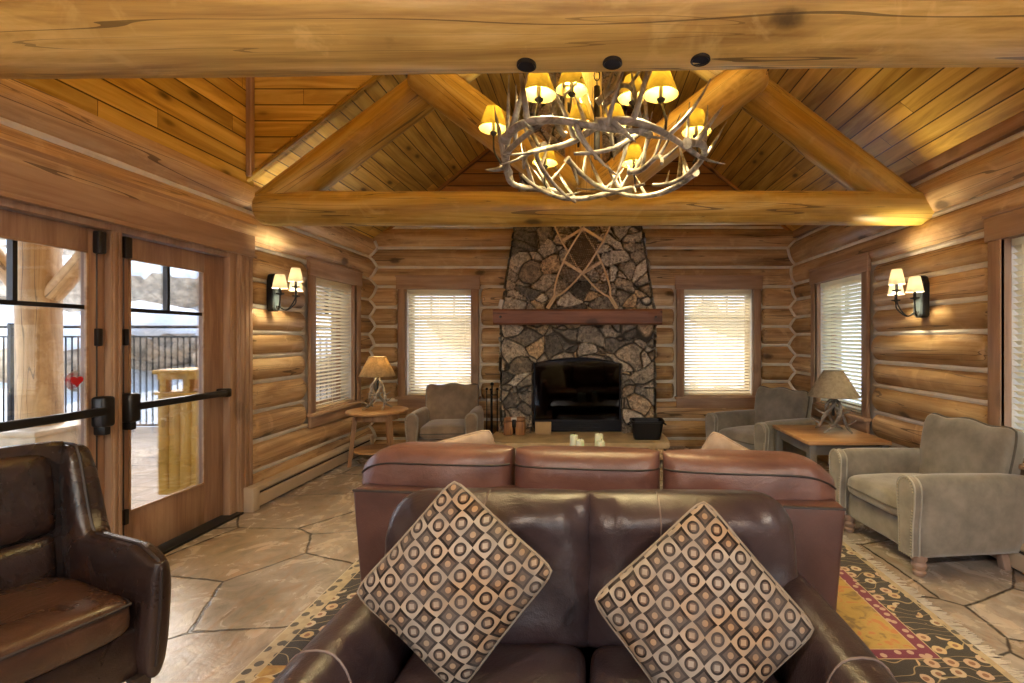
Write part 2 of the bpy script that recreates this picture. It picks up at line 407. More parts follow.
def smooth_path(pts, k=6):
    """Catmull-Rom"""
    pts = [V(p) for p in pts]; q = [pts[0]*2-pts[1]] + pts + [pts[-1]*2-pts[-2]]; out = []
    for i in range(1, len(q)-2):
        for j in range(k):
            t = j/k; a, b, c, d = q[i-1:i+3]
            out.append(.5*((2*b) + (c-a)*t + (2*a-5*b+4*c-d)*t*t + (3*b-a-3*c+d)*t**3))
    out.append(pts[-1]); return out

def lathe(bm, prof, seg=24, c=(0, 0, 0), cap=True):
    c = V(c)
    rings(bm, [[c + V((max(r, 1e-4)*cos(2*pi*j/seg), max(r, 1e-4)*sin(2*pi*j/seg), z)) for j in range(seg)] for r, z in prof], cap)
    return bm

def shell(bm, outline, tf, tb=None, p=4., nu=16, nv=14, mat=None, wob=0., seed=0, ws=5., prof=None, fold=0.):
    """closed puffed body: outline(u,v)->(a,b), thickness along local Y; -tf front, +tb back"""
    tb = tf if tb is None else tb
    t = bmesh.new(); front = {}; back = {}
    for i in range(nu+1):
        u = sin(pi/2*(2*i/nu-1))
        for j in range(nv+1):
            w = sin(pi/2*(2*j/nv-1)); v = (w+1)/2
            a, b = outline(u, v)
            f = max(0, 1-abs(u)**p)**(1/p)*max(0, 1-abs(w)**p)**(1/p)
            nz = wob*mn.noise(V((a*ws+seed, seed*1.7, b*ws)))*f if wob else 0
            if prof: f *= prof(v)
            if fold: nz += fold*f*sin(u*23+3*sin(v*5+seed)+seed)*max(0, 1-abs(w-.78)/.35)*abs(u)**2 + fold*.8*f*sin(v*19+4*u+seed)*max(0, (abs(u)-.6)/.4)
            edge = i in (0, nu) or j in (0, nv)
            front[i, j] = t.verts.new((a, -tf*f+nz, b))
            back[i, j] = front[i, j] if edge else t.verts.new((a, tb*f+nz*.5, b))
    for i in range(nu):
        for j in range(nv):
            for g, fl in ((front, 0), (back, 1)):
                q = [g[i, j], g[i+1, j], g[i+1, j+1], g[i, j+1]]
                t.faces.new(q[::-1] if fl else q)
    merge(bm, t, mat); return bm
def rim(outline, n=14):
    pts = []
    ss = [-1+2*i/n for i in range(n)]
    for s in ss: pts.append(outline(s, 0))
    for s in ss: pts.append(outline(1, (s+1)/2))
    for s in ss: pts.append(outline(-s, 1))
    for s in ss: pts.append(outline(-1, 1-(s+1)/2))
    return [V((a, 0, b)) for a, b in pts]
def rect(a0, a1, b0, b1, rc=.0):
    def f(u, v):
        w = 2*v-1
        a = (a0+a1)/2 + (a1-a0)/2*u*(1-rc*abs(w)**9); b = (b0+b1)/2 + (b1-b0)/2*w*(1-rc*abs(u)**9)
        return a, b
    return f
def prism(bm, pts, y0, y1, bev=0., seg=2, mat=None):
    """polygon in XZ extruded along Y"""
    t = bmesh.new()
    vs = [t.verts.new((a, y0, b)) for a, b in pts]; f = t.faces.new(vs)
    e = bmesh.ops.extrude_face_region(t, geom=[f])
    bmesh.ops.translate(t, vec=(0, y1-y0, 0), verts=[q for q in e['geom'] if isinstance(q, bmesh.types.BMVert)])
    bmesh.ops.recalc_face_normals(t, faces=t.faces)
    if bev: bmesh.ops.bevel(t, geom=t.edges[:], offset=bev, segments=seg, profile=.5, affect='EDGES')
    merge(bm, t, mat); return bm
def ball(bm, c, r, seg=12, sc=(1, 1, 1)):
    bmesh.ops.create_uvsphere(bm, u_segments=seg, v_segments=max(6, seg//2), radius=r, matrix=T(*c) @ Matrix.Diagonal((*sc, 1)))

def obj(name, bm, mat, parent=None, smooth=40, loc=None, M4=None, label=None):
    me = bpy.data.meshes.new(name)
    bmesh.ops.recalc_face_normals(bm, faces=bm.faces); bm.to_mesh(me); bm.free()
    o = bpy.data.objects.new(name, me); COL.objects.link(o)
    me.materials.append(M[mat] if isinstance(mat, str) else mat)
    if smooth:
        for p in me.polygons: p.use_smooth = True
        me.set_sharp_from_angle(angle=rad(smooth))
    if parent: o.parent = parent
    if loc: o.location = loc
    if M4 is not None: o.matrix_world = M4
    if label: o['label'] = label
    return o
def tag(o, label, cat, group=None):
    o['label'] = label; o['category'] = cat
    if group: o['group'] = group
    return o
def thing(name, label, cat, loc=(0, 0, 0), rz=0, group=None):
    o = bpy.data.objects.new(name, None); COL.objects.link(o)
    o.empty_display_size = .1; o.location = loc; o.rotation_euler = (0, 0, rz)
    return tag(o, label, cat, group)
def struct(name, bm, mat, smooth=40, M4=None):
    o = obj(name, bm, mat, None, smooth, M4=M4); o['kind'] = 'structure'; return o
def dup(root, loc, rz, label, group=None):
    r = root.copy(); COL.objects.link(r); r.location = loc; r.rotation_euler = (0, 0, rz); r['label'] = label
    if group: r['group'] = group
    for ch in list(root.children):
        c = ch.copy(); COL.objects.link(c); c.parent = r
        for g in list(ch.children):
            d = g.copy(); COL.objects.link(d); d.parent = c
    return r
def light(name, kind, loc, energy, color, size=.05, parent=None):
    l = bpy.data.lights.new(name, kind); l.energy = energy; l.color = color
    if kind == 'POINT': l.shadow_soft_size = size
    o = bpy.data.objects.new(name, l); COL.objects.link(o); o.location = loc
    if parent: o.parent = parent
    return o

# ------------------------------------------------------------------ camera
F = 480.0; CX, CY = 588., 338.; CZ = 1.5
cam = bpy.data.cameras.new('camera'); co = bpy.data.objects.new('camera', cam); COL.objects.link(co)
cam.sensor_width = 36; cam.lens = F/1024*36; cam.shift_x = -(CX-512)/1024; cam.shift_y = -(341.5-CY)/1024
co.location = (0, 0, CZ); co.rotation_euler = (pi/2, 0, 0); cam.clip_start = .05
S.camera = co
def at(px, py, Y): return V(((px-CX)/F*Y, Y, CZ-(py-CY)/F*Y))

# ------------------------------------------------------------------ room shell
XL, XR, YB, YR = -3.05, 2.90, 6.72, -3.4   # chinking planes
bm = nb(); bx(bm, XL-.3, XR+.3, YR-.3, YB+.3, -.12, 0)
struct('floor', bm, 'floor', 0)

CH_BACK = [-.16, .10, .366, .636, .895, 1.135, 1.398, 1.66, 1.93, 2.215, 2.487, 2.755, 3.04]
CH_RIGHT = [-.03, .235, .4985, .7635, 1.03, 1.265, 1.545, 1.79, 2.03, 2.25, 2.52, 2.85]
CH_LEFT = [.02, .29, .56, .83, 1.10, 1.33, 1.55, 1.79, 2.03, 2.32, 2.62, 2.93]
IN = .062
def bulge(ch, z):
    for a, b in zip(ch, ch[1:]):
        if a <= z <= b:
            r = sqrt(((b-a)/2)**2 + IN**2); c = (a+b)/2
            return sqrt(max(r*r-(z-c)**2, 0)) - IN
    return 0
def log_wall(name, axis, plane, sign, ch, a0, a1, openings, mat, chink_skip=()):
    """axis: run direction 0=x 1=y; inner side is plane + sign*bulge"""
    bm = nb(); lay = bm.faces.layers.float.new('rnd'); cb = nb(); rnd = random.Random(hash(name) % 999 if False else len(name)*7+axis)
    def pt(s, d, z): return V((s, plane+sign*d, z)) if axis == 0 else V((plane+sign*d, s, z))
    for k, (z0, z1) in enumerate(zip(ch, ch[1:])):
        r = sqrt(((z1-z0)/2)**2 + IN**2); zc = (z0+z1)/2
        cuts = sorted((o[0], o[1]) for o in openings if min(o[3], z1)-max(o[2], z0) > .35*(z1-z0))
        segs = []; s = a0
        for c in cuts:
            if c[0] > s: segs.append((s, c[0], s == a0, False))
            s = max(s, c[1])
        segs.append((s, a1, s == a0, True))
        for (s0, s1, e0, e1) in segs:
            nf = len(bm.faces); n = max(3, int((s1-s0)/.13)); rs = []
            st = [s0+(s1-s0)*i/n for i in range(n+1)]
            sc = [1.0]*(n+1)
            if not e0: st = [s0, s0+.012, s0+.035, s0+.07]+st[1:]; sc = [.60, .80, .93, .99]+sc[1:]
            if not e1: st = st[:-1]+[s1-.07, s1-.035, s1-.012, s1]; sc = sc[:-1]+[.99, .93, .80, .60]
            for q, c in zip(st, sc):
                rk = r*c*(1+.022*mn.noise(V((q*.9, k*3.3, plane))) + .012*mn.noise(V((q*3.1, k*5.1, plane))))
                ring = []
                for j in range(20):
                    an = 2*pi*j/20
                    rj = rk*(1+.018*mn.noise(V((q*1.4, cos(an)*1.2+k*7, sin(an)*1.2))))
                    ring.append(pt(q, -IN+rj*cos(an), zc+rj*sin(an)))
                rs.append(ring)
            rings(bm, rs)
            bm.faces.ensure_lookup_table(); val = rnd.random()
            for f in bm.faces[nf:]: f[lay] = val
    for z in ch[1:]:
        cuts = sorted((o[0], o[1]) for o in openings if o[2] < z < o[3]); s = a0; segs = []
        for c in cuts:
            if c[0] > s: segs.append((s, c[0]))
            s = max(s, c[1])
        segs.append((s, a1))
        for s0, s1 in segs:
            n = max(2, int((s1-s0)/.12))
            tube(cb, [pt(s0+(s1-s0)*i/n, .012+.006*mn.noise(V((i*.3, z*9, plane))), z+.007*mn.noise(V((i*.25, z*5, 3)))) for i in range(n+1)],
                 [.027+.005*mn.noise(V((i*.5, z*3, 1))) for i in range(n+1)], 8)
    for (c0, c1, z0, z1) in openings:                # chinking behind the cut log ends, plus hidden filler against light leaks
        for u0, u1 in ((c0-.045, c0+.13), (c1-.13, c1+.045)):
            p, q = pt(u0, -.20, max(z0-.20, -.1)), pt(u1, .006, z1+.20); bx(cb, p.x, q.x, p.y, q.y, p.z, q.z)
        for za, zb in (((z1+.0, z1+.20), (z0-.20, z0-.0)) if z0 > 0 else ((z1, z1+.2),)):  # hidden strips over and under openings, added to block light leaks
            p, q = pt(c0, -.20, za), pt(c1, -.01, zb); bx(cb, p.x, q.x, p.y, q.y, p.z, q.z)
    o = struct(name, bm, mat)
    c = obj('chinking', cb, 'chink', o)
    return o

WZ0, WZ1 = .70, 2.18
def opening(c0, c1): return (c0-.128, c1+.128, WZ0-.06, WZ1+.06)
WB = [(-2.53, -1.62), (1.33, 2.29)]; WR = [(4.95, 5.97), (2.25, 3.28), (-1.9, -.6)]; WL = [(5.24, 6.17)]  # last right-wall window is unseen, added to let in daylight
wall_back = log_wall('wall_back', 0, YB, -1, CH_BACK, XL-.2, XR+.2, [opening(*w) for w in WB], 'log_x')
wall_right = log_wall('wall_right', 1, XR, -1, CH_RIGHT, YR-.2, YB+.2, [opening(*w) for w in WR], 'log_y')
DY0, DY1 = 1.92, 4.14
wall_left = log_wall('wall_left', 1, XL, 1, CH_LEFT, YR-.2, YB+.2, [opening(*w) for w in WL] + [(DY0-.14, 4.275, -1, 2.24)], 'log_y')
WREAR_FILL = [(-2.4, -.3), (.4, 2.4)]  # unseen rear windows added to let in fill daylight
wall_rear = log_wall('wall_rear', 0, YR, 1, CH_BACK, XL-.2, XR+.2, [opening(*w) for w in WREAR_FILL], 'log_x')
# corner chinking follows the scribed log joint
for xs, sg, ch, par in ((XL, 1, CH_LEFT, wall_left), (XR, -1, CH_RIGHT, wall_right)):
    cb = nb(); pts = []
    n = 190
    for i in range(n+1):
        z = .03 + (2.84-.03)*i/n
        pts.append((xs+sg*(bulge(ch, z)+.008), YB-bulge(CH_BACK, z)-.008, z))
    tube(cb, pts, .022, 8); obj('corner_chinking', cb, 'chink', par)

# roof: h = 5.25 - .8|x|
RH, RS = 5.25, .8
def plane_board(name, origin, ux, uy, L, W, mat):
    """board plane; boards run along ux; local rect 0..L x 0..W, thickness away from the room"""
    ux = V(ux).normalized(); uy = V(uy).normalized(); uz = ux.cross(uy)
    m = Matrix((ux, uy, uz)).transposed().to_4x4(); m.translation = V(origin)
    bm = nb(); bx(bm, 0, L, 0, W, 0, .05)
    return struct(name, bm, mat, 0, m)
hw = 3.25; sl = sqrt(1+RS*RS)*hw
plane_board('ceiling', (0, YB+.3, RH), (0, -1, 0), (1, 0, -RS), YB+.6-YR, sl, 'boards')
plane_board('ceiling', (0, 4.2, RH), (0, 1, 0), (-1, 0, -RS), YB+.3-4.2, sl, 'boards')
plane_board('ceiling', (-3.3, YR-.3, RH), (0, 1, 0), (1, 0, 0), 4.2-YR+.3, 3.3, 'boards')
# raised wall over the doors and the face that closes it against the lower roof
def board_poly(name, pts, th, M4, mat):
    bm = nb(); vs = [bm.verts.new((a, b, 0)) for a, b in pts]; f = bm.faces.new(vs)
    e = bmesh.ops.extrude_face_region(bm, geom=[f]); bmesh.ops.translate(bm, vec=(0, 0, th), verts=[q for q in e['geom'] if isinstance(q, bmesh.types.BMVert)])
    return struct(name, bm, mat, 0, M4)
mL = Matrix(((0, 0, -1, XL+.09), (1, 0, 0, YR-.3), (0, 1, 0, 2.80), (0, 0, 0, 1)))
board_poly('wall_upper_left', [(0, 0), (4.25-YR+.3, 0), (4.25-YR+.3, 2.5), (0, 2.5)], .06, mL, 'boards')
mF = Matrix(((1, 0, 0, XL-.05), (0, 0, 1, 4.2), (0, 1, 0, 2.7), (0, 0, 0, 1)))
zl = lambda x: RH-RS*abs(x)-2.7
board_poly('wall_upper_front', [(0, zl(XL-.05)), (-(XL-.05), zl(0)), (0, zl(0))], .05, mF, 'boards')
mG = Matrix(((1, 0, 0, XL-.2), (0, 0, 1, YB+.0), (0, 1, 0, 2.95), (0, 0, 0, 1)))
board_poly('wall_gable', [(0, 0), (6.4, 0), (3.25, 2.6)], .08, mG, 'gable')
bm = nb(); bx(bm, XL-.2, XR+.2, YR-.1, YR+.0, 2.95, 5.3); struct('wall_rear_gable', bm, 'boards', 0)
# trims: bevelled edge strips of the lower roof, gable edge, corner, door fascia
def strip(name, a, b, w, h, mat='trim_x'):
    a, b = V(a), V(b); d = b-a; L = d.length
    m = d.to_track_quat('X', 'Z').to_matrix().to_4x4(); m.translation = a
    bm = nb(); bx(bm, 0, L, -w/2, w/2, -h/2, h/2, .006, 1)
    return struct(name, bm, mat, 40, m)
strip('trim_1', (XL+.02, 4.18, RH-RS*3.03), (-.02, 4.18, RH-.02), .04, .03, 'beam')
strip('trim_2', (XL+.02, YB-.03, RH-RS*3.03-.02), (0, YB-.03, RH-.02), .06, .04, 'gable')
strip('trim_3', (XR, YB-.03, RH-RS*XR-.02), (0, YB-.03, RH-.02), .06, .04, 'gable')
strip('trim_4', (XL+.115, 4.17, 2.9), (XL+.115, 4.17, 5.2), .05, .05, 'trim_x')
bm = nb(); bx(bm, XL-.03, XL+.085, DY0-.3, 4.28, 2.235, 2.50, .008); bx(bm, XL-.03, XL+.105, DY0-.3, 4.28, 2.215, 2.24, .004)
bx(bm, XL-.03, XL+.10, DY0-.3, 4.28, 2.475, 2.505, .004)
struct('trim_5', bm, 'trim_y')
strip('trim_6', (XR-.03, YR, 2.93), (XR-.03, YB, 2.93), .08, .10, 'trim_x')

# ------------------------------------------------------------------ windows and blinds
SLAT_N = 33
def window(n, axis, plane, sign, c0, c1, blind_label, tilt=.5, face=.085):
    """sign: +1 if the room lies on the + side of the wall"""
    if axis == 0: mt = Matrix(((1, 0, 0, (c0+c1)/2), (0, -sign, 0, plane), (0, 0, 1, 0), (0, 0, 0, 1)))
    else: mt = Matrix(((0, -sign, 0, plane), (1, 0, 0, (c0+c1)/2), (0, 0, 1, 0), (0, 0, 0, 1)))
    # local: x along the wall, -y into the room
    h = (c1-c0)/2; z0, z1 = WZ0, WZ1; f = -face
    bm = nb()
    for s in (-1, 1):
        bx(bm, s*h, s*(h+.105), f, f+.035, z0-.02, z1, .006)               # side casings
        bx(bm, s*h, s*(h+.03), f+.01, .25, z0-.03, z1+.03)                  # jamb liners
    bx(bm, -h-.02, h+.02, f+.01, .25, z1, z1+.03); bx(bm, -h-.02, h+.02, f+.01, .25, z0-.03, z0)
    o = struct('window_%d' % n, bm, 'trim_z'); o.matrix_world = mt
    bm = nb(); bx(bm, -h-.125, h+.125, f-.008, f+.035, z1-.004, z1+.165, .006)
    bx(bm, -h-.135, h+.135, f-.016, f+.035, z1+.165, z1+.185, .004); obj('head_casing', bm, 'trim_x', o)
    bm = nb(); bx(bm, -h-.13, h+.13, f-.04, f+.06, z0-.045, z0-.012, .008); bx(bm, -h-.105, h+.105, f-.002, f+.035, z0-.17, z0-.045, .006)
    obj('sill', bm, 'trim_x', o)
    bm = nb()
    for s in (-1, 1): bx(bm, s*(h-.05), s*h, .12, .165, z0, z1, .004)
    bx(bm, -h, h, .12, .165, z0, z0+.06, .004); bx(bm, -h, h, .12, .165, z1-.06, z1, .004)
    obj('sash', bm, 'trim_z', o)
    bm = nb(); zm = z1-.40
    bx(bm, -h+.04, h-.04, .125, .16, zm-.012, zm+.012)
    for s in (-.36, .36): bx(bm, s*h-.01, s*h+.01, .125, .16, zm, z1-.05)
    obj('muntin', bm, 'bronze', o)
    bm = nb(); bx(bm, -h+.04, h-.04, .141, .146, z0+.05, z1-.05); obj('pane', bm, 'glass', o, 0)
    if not blind_label: return o
    b = thing('window_blind', blind_label, 'blind'); b.matrix_world = mt
    bm = nb(); bx(bm, -h+.008, h-.008, -.015, .045, z1-.055, z1-.004, .004); obj('headrail', bm, 'slat', b)
    bm = nb(); top = z1-.075; bot = z0+.045; k = SLAT_N
    for i in range(k):
        z = bot+(top-bot)*i/(k-1); tl = tilt+.05*mn.noise(V((i*.7, n, 0)))
        t = bmesh.new(); g = [[t.verts.new((x, y, .004*(1-(y/.024)**2))) for y in (-.024, -.012, 0, .012, .024)] for x in (-h+.012, h-.012)]
        for q in range(4): t.faces.new((g[0][q], g[0][q+1], g[1][q+1], g[1][q]))
        e = bmesh.ops.extrude_face_region(t, geom=t.faces[:]); bmesh.ops.translate(t, vec=(0, 0, -.0025), verts=[q for q in e['geom'] if isinstance(q, bmesh.types.BMVert)])
        merge(bm, t, T(0, .012, z) @ Ry(.002*mn.noise(V((i, n*3, 5)))) @ Rx(tl))
    obj('slats', bm, 'slat', b)
    bm = nb(); bx(bm, -h+.012, h-.012, -.012, .036, z0+.004, z0+.024, .004); obj('bottom_rail', bm, 'slat', b)
    bm = nb()
    for s in (-.62, 0.0, .62):
        for yy in (-.014, .038): tube(bm, [(s*h, yy, z0+.02), (s*h, yy, z1-.05)], .0016, 5)
    obj('ladder_cord', bm, 'slat', b)
    bm = nb(); tube(bm, [(h*.8, -.024, z1-.05), (h*.8, -.026, z1-.85)], .0025, 5); lathe(bm, [(.003, .03), (.008, .01), (.007, 0)], 8, (h*.8, -.026, z1-.88))
    obj('pull_cord', bm, 'slat', b)
    return b
window(1, 1, XL, 1, *WL[0], 'cream slatted blind on the window beside the glass doors and wall heater', -.5)
window(2, 0, YB, -1, *WB[0], 'cream slatted blind behind the taupe armchair, between corner lamp and fireplace', -.82)
window(3, 0, YB, -1, *WB[1], 'cream slatted blind on the back wall between fireplace and corner armchair', -.82)
window(4, 1, XR, -1, *WR[0], 'cream slatted blind behind the lamp on the square end table', -.68)
window(5, 1, XR, -1, *WR[1], 'cream slatted blind cut off by the picture edge, behind the near grey-green armchair', -.68)
window(6, 1, XR, -1, *WR[2], None); window(7, 0, YR, 1, *WREAR_FILL[0], None); window(8, 0, YR, 1, *WREAR_FILL[1], None)  # unseen windows behind the camera, added for daylight fill

# ------------------------------------------------------------------ glass double doors
PY0, PY1 = 3.025, 3.09; L0, L1 = 2.06, 3.018; R0, R1 = 3.097, 4.0
bm = nb()
bx(bm, XL-.10, XL+.065, R1, 4.08, 0, 2.24, .006); bx(bm, XL-.02, XL+.085, 4.08, 4.25, 0, 2.22, .008)
for q in (4.11, 4.165, 4.22): bx(bm, XL+.08, XL+.093, q-.018, q+.018, 0, 2.2, .006)
bx(bm, XL-.10, XL+.05, PY0-.005, PY1+.005, 0, 2.2, .006)
for q in (3.042, 3.073): bx(bm, XL+.045, XL+.058, q-.009, q+.009, 0, 2.2, .004)
bx(bm, XL-.10, XL+.065, 1.94, L0-.005, 0, 2.24, .006); bx(bm, XL-.02, XL+.085, 1.80, 1.96, 0, 2.22, .008)
bx(bm, XL-.10, XL+.06, 1.95, 4.1, 2.175, 2.24, .006)
df = struct('door_3', bm, 'trim_z')
bm = nb(); bx(bm, XL-.12, XL+.12, 1.96, 4.09, 0, .022, .006); obj('threshold', bm, 'iron', df)
def door(n, a, b, ga, gb, bar_from, bar_to, latch):
    x0, x1 = XL-.035, XL+.012; z1 = 2.17; g0, g1 = .345, 2.03
    bm = nb()
    bx(bm, x0, x1, a, ga, .03, z1, .005); bx(bm, x0, x1, gb, b, .03, z1, .005)
    bx(bm, x0, x1, ga-.005, gb+.005, .03, g0, .005); bx(bm, x0, x1, ga-.005, gb+.005, g1, z1, .005)
    o = struct('door_%d' % n, bm, 'door')
    bm = nb()
    for (p, q, r, s) in ((ga, ga+.012, g0, g1), (gb-.012, gb, g0, g1), (ga, gb, g0, g0+.012), (ga, gb, g1-.012, g1)): bx(bm, x1-.012, x1+.006, p, q, r, s, .002)
    obj('glazing_bead', bm, 'trim_y', o)
    bm = nb(); bx(bm, XL-.014, XL-.008, ga-.006, gb+.006, g0-.006, g1+.006); obj('pane', bm, 'glass', o, 0)
    bm = nb(); bx(bm, XL-.03, XL+.004, ga, gb, 1.675, 1.70); m = (ga+gb)/2 + (-.0 if n == 1 else 0); bx(bm, XL-.03, XL+.004, m-.011, m+.011, 1.70, g1); obj('muntin', bm, 'bronze', o)
    pb = nb(); zb = 1.05
    bx(pb, XL+.07, XL+.10, bar_from, bar_to, zb-.025, zb+.025, .01)
    ob = obj('panic_bar', pb, 'bronze', o)
    l = nb()
    bx(l, XL+.01, XL+.10, latch-.04, latch+.04, zb-.10, zb+.09, .02, 3); bx(l, XL+.01, XL+.085, latch-.02, latch+.02, zb-.15, zb-.09, .01)
    far = bar_to if abs(bar_from-latch) < abs(bar_to-latch) else bar_from
    bx(l, XL+.01, XL+.10, far-.03, far+.03, zb-.035, zb+.035, .01)
    obj('latch_case', l, 'bronze', ob)
    h = nb(); e = latch
    bx(h, XL+.01, XL+.055, e-.025, e+.025, 2.02, 2.16, .01); bx(h, XL+.01, XL+.04, e-.015, e+.015, 1.45, 1.56, .006); bx(h, XL+.01, XL+.04, e-.015, e+.015, .28, .38, .006)
    tube(h, [(XL+.014, e, .1), (XL+.014, e, 2.02)], .004, 6)
    obj('vertical_rod', h, 'bronze', o)
    return o
door(1, L0, L1, 2.19, 2.915, 2.12, 2.97, 2.966)
door(2, R0, R1, 3.175, 3.80, 3.14, 3.95, 3.137)
# heart sun catcher on the glass
p = at(76.5, 381, 2.86); p.x = XL+.004
hs = thing('sun_catcher', 'clear round suncatcher with a red heart hanging on the door glass', 'ornament', (p.x, p.y, p.z))
bm = nb(); k = []
for i in range(28):
    t = 2*pi*i/28; k.append((.0022*16*sin(t)**3, .0022*(13*cos(t)-5*cos(2*t)-2*cos(3*t)-cos(4*t))))
prism(bm, k, -.003, .003, 0, 1, Rz(pi/2) @ T(0, 0, 0)); obj('heart', bm, 'red', hs)
bm = nb(); t = bmesh.new(); lathe(t, [(.062, -.0015), (.064, 0), (.062, .0015)], 28); merge(bm, t, Ry(pi/2)); tube(bm, [(0, 0, .062), (0, 0, .10)], .0015, 5); obj('disc', bm, 'glass', hs)

# ------------------------------------------------------------------ log beams and truss
def log_geo(bm, L, r0, r1=None, seg=24, seed=0., rough=.03, ends=.0):
    """log along local X 0..L"""
    r1 = r0 if r1 is None else r1; n = max(6, int(L/.12)); st = [L*i/n for i in range(n+1)]; sc = [1.]*(n+1)
    if ends: st = [0, ends*.3, ends]+st[1:-1]+[L-ends, L-ends*.3, L]; sc = [.72, .92, 1]+sc[1:-1]+[1, .92, .72]
    rs = []
    for q, c in zip(st, sc):
        r = (r0+(r1-r0)*q/L)*c
        oy, oz = .02*mn.noise(V((q*.35, seed, 1))), .02*mn.noise(V((q*.35, seed, 7)))
        rs.append([(q, oy+r*(1+rough*mn.noise(V((q*1.1, cos(a)*1.3+seed*3, sin(a)*1.3))))*cos(a), oz+r*(1+rough*mn.noise(V((q*1.1+9, cos(a)*1.3+seed*3, sin(a)*1.3))))*sin(a)) for a in [2*pi*j/seg for j in range(seg)]])
    rings(bm, rs); return bm
def log_obj(name, a, b, r0, r1, mat, parent=None, seed=0., ends=0., rough=.03):
    a, b = V(a), V(b); d = b-a; m = d.to_track_quat('X', 'Z').to_matrix().to_4x4(); m.translation = a
    bm = nb(); lay = bm.faces.layers.float.new('rnd'); log_geo(bm, d.length, r0, r1, 24, seed, rough, ends)
    for f in bm.faces: f[lay] = .55+.35*sin(seed*5.7)
    o = obj(name, bm, mat, None, 50)
    if parent: o.parent = parent
    o.matrix_local = m; return o
fb = log_obj('ceiling_beam', (-3.1, 1.93, 2.79), (2.95, 1.97, 2.86), .215, .205, 'beam', None, 1.3, 0, .04)
tag(fb, 'huge peeled log beam crossing overhead nearest, with three recessed lights', 'beam')
YT = 4.1
tr = thing('roof_truss', 'peeled log roof truss with tie beam, king post and struts behind the chandelier', 'truss', (0, YT, 2.6))
log_obj('tie_beam', (-2.80, 0, 0), (3.05, 0, .0), .147, .142, 'beam', tr, 2.1, .10, .05)
for s in (-1, 1):
    log_obj('rafter', (s*2.74, .05, .03), (s*.02, .05, 2.09), .155, .15, 'beam', tr, 3+s, 0, .03)
    log_obj('strut', (s*1.42, -.08, 1.14), (s*.10, -.08, .12), .165, .16, 'beam', tr, 5+s, .06, .02)
log_obj('king_post', (-.03, 0, .1), (-.03, 0, 2.1), .16, .16, 'beam', tr, 8.2, 0, .02)
# recessed lights in the near beam
for i, px in enumerate((525, 613, 703)):
    X = (px-CX)/F*1.90
    zc = 2.79+(X+3.1)/6.05*.07
    rl = thing('recessed_light', ['dark round recessed light in the near beam, the one furthest from the right wall', 'dark round recessed light in the near beam, the middle of three above the chandelier', 'dark round recessed light in the near beam, the one nearest the right wall'][i], 'light', (X, 1.945, zc-(.219, .213, .204)[i]), 0, 'recessed lights in the log beam')
    bm = nb(); t = bmesh.new(); lathe(t, [(.032, -.005), (.036, -.008), (.040, -.005), (.039, .02), (.032, .02)], 24, cap=False); merge(bm, t, Rx(-.0)); obj('trim_ring', bm, 'bronze', rl)
    bm = nb(); t = bmesh.new(); lathe(t, [(.033, -.004), (.026, .004), (.0, .01)], 24); merge(bm, t, Rx(0)); obj('baffle', bm, 'firebox', rl)

# ------------------------------------------------------------------ fireplace
FX = -.13; FY = 6.08
fp = thing('stone_fireplace', 'tapering fieldstone fireplace with an arched black firebox and timber mantel', 'fireplace', (FX, FY, 0))
def stone_patch(bm, f, nu, nv, depth=.055, sc=4.9, cell=None):
    """grid of points f(u,v)->(pos, normal) displaced by stones; attributes rnd, edge"""
    lr = bm.verts.layers.float.get('rnd') or bm.verts.layers.float.new('rnd'); le = bm.verts.layers.float.get('edge') or bm.verts.layers.float.new('edge')
    vs = {}
    for i in range(nu+1):
        for j in range(nv+1):
            p, nrm = f(i/nu, j/nv); p = V(p); q = V((p.x*sc*.85, p.y*sc, p.z*sc*1.1)) + V((FX, 0, 0))
            q = q + V((mn.noise(p*3), mn.noise(p*3+V((7, 0, 0))), mn.noise(p*3+V((0, 9, 0)))))*.7
            d, pts = mn.voronoi(q); c = pts[0]; e = min(1., max(0., (d[1]-d[0]-.01)/.07)); e = e*e*(3-2*e)
            rv = (sin(c.x*12.9898+c.y*78.233+c.z*37.7)*43758.5) % 1.0
            v = bm.verts.new(p + V(nrm)*(depth*(e*(.45+.55*rv)+.18*mn.noise(p*14)*e)))
            v[lr] = rv; v[le] = e; vs[i, j] = v
    for i in range(nu):
        for j in range(nv): bm.faces.new((vs[i, j], vs[i+1, j], vs[i+1, j+1], vs[i, j+1]))
HZ = .30; MZ = 1.665
ox0, ox1 = -.58, .56; sx0, sx1 = -.955, .955
arch = lambda x: 1.185 + .075*cos((x-(ox0+ox1)/2)/(ox1-ox0)*pi)
lerp = lambda a, b, t: a+(b-a)*t
bm = nb()
stone_patch(bm, lambda u, v: ((lerp(sx0, ox0, u), 0, lerp(HZ-.02, MZ, v)), (0, -1, 0)), 34, 110)
stone_patch(bm, lambda u, v: ((lerp(ox1, sx1, u), 0, lerp(HZ-.02, MZ, v)), (0, -1, 0)), 34, 110)
stone_patch(bm, lambda u, v: ((lerp(ox0, ox1, u), 0, lerp(arch(lerp(ox0, ox1, u)), MZ, v)), (0, -1, 0)), 90, 40)
for s, xx in ((-1, sx0), (1, sx1)): stone_patch(bm, lambda u, v: ((xx, lerp(.64, 0, u), lerp(HZ-.02, MZ, v)), (s, 0, 0)), 40, 80)
for xx, s in ((ox0, 1), (ox1, -1)): stone_patch(bm, lambda u, v: ((xx, lerp(0, .12, u), lerp(HZ-.02, arch(xx), v)), (s, 0, 0)), 8, 60, .01)
stone_patch(bm, lambda u, v: ((lerp(ox0, ox1, u), lerp(0, .12, v), arch(lerp(ox0, ox1, u))), (0, 0, -1)), 60, 8, .01)
obj('surround', bm, 'stone', fp, 60)
bm = nb(); Z2 = 5.1
hwid = lambda z: .955-(z-1.83)*.145
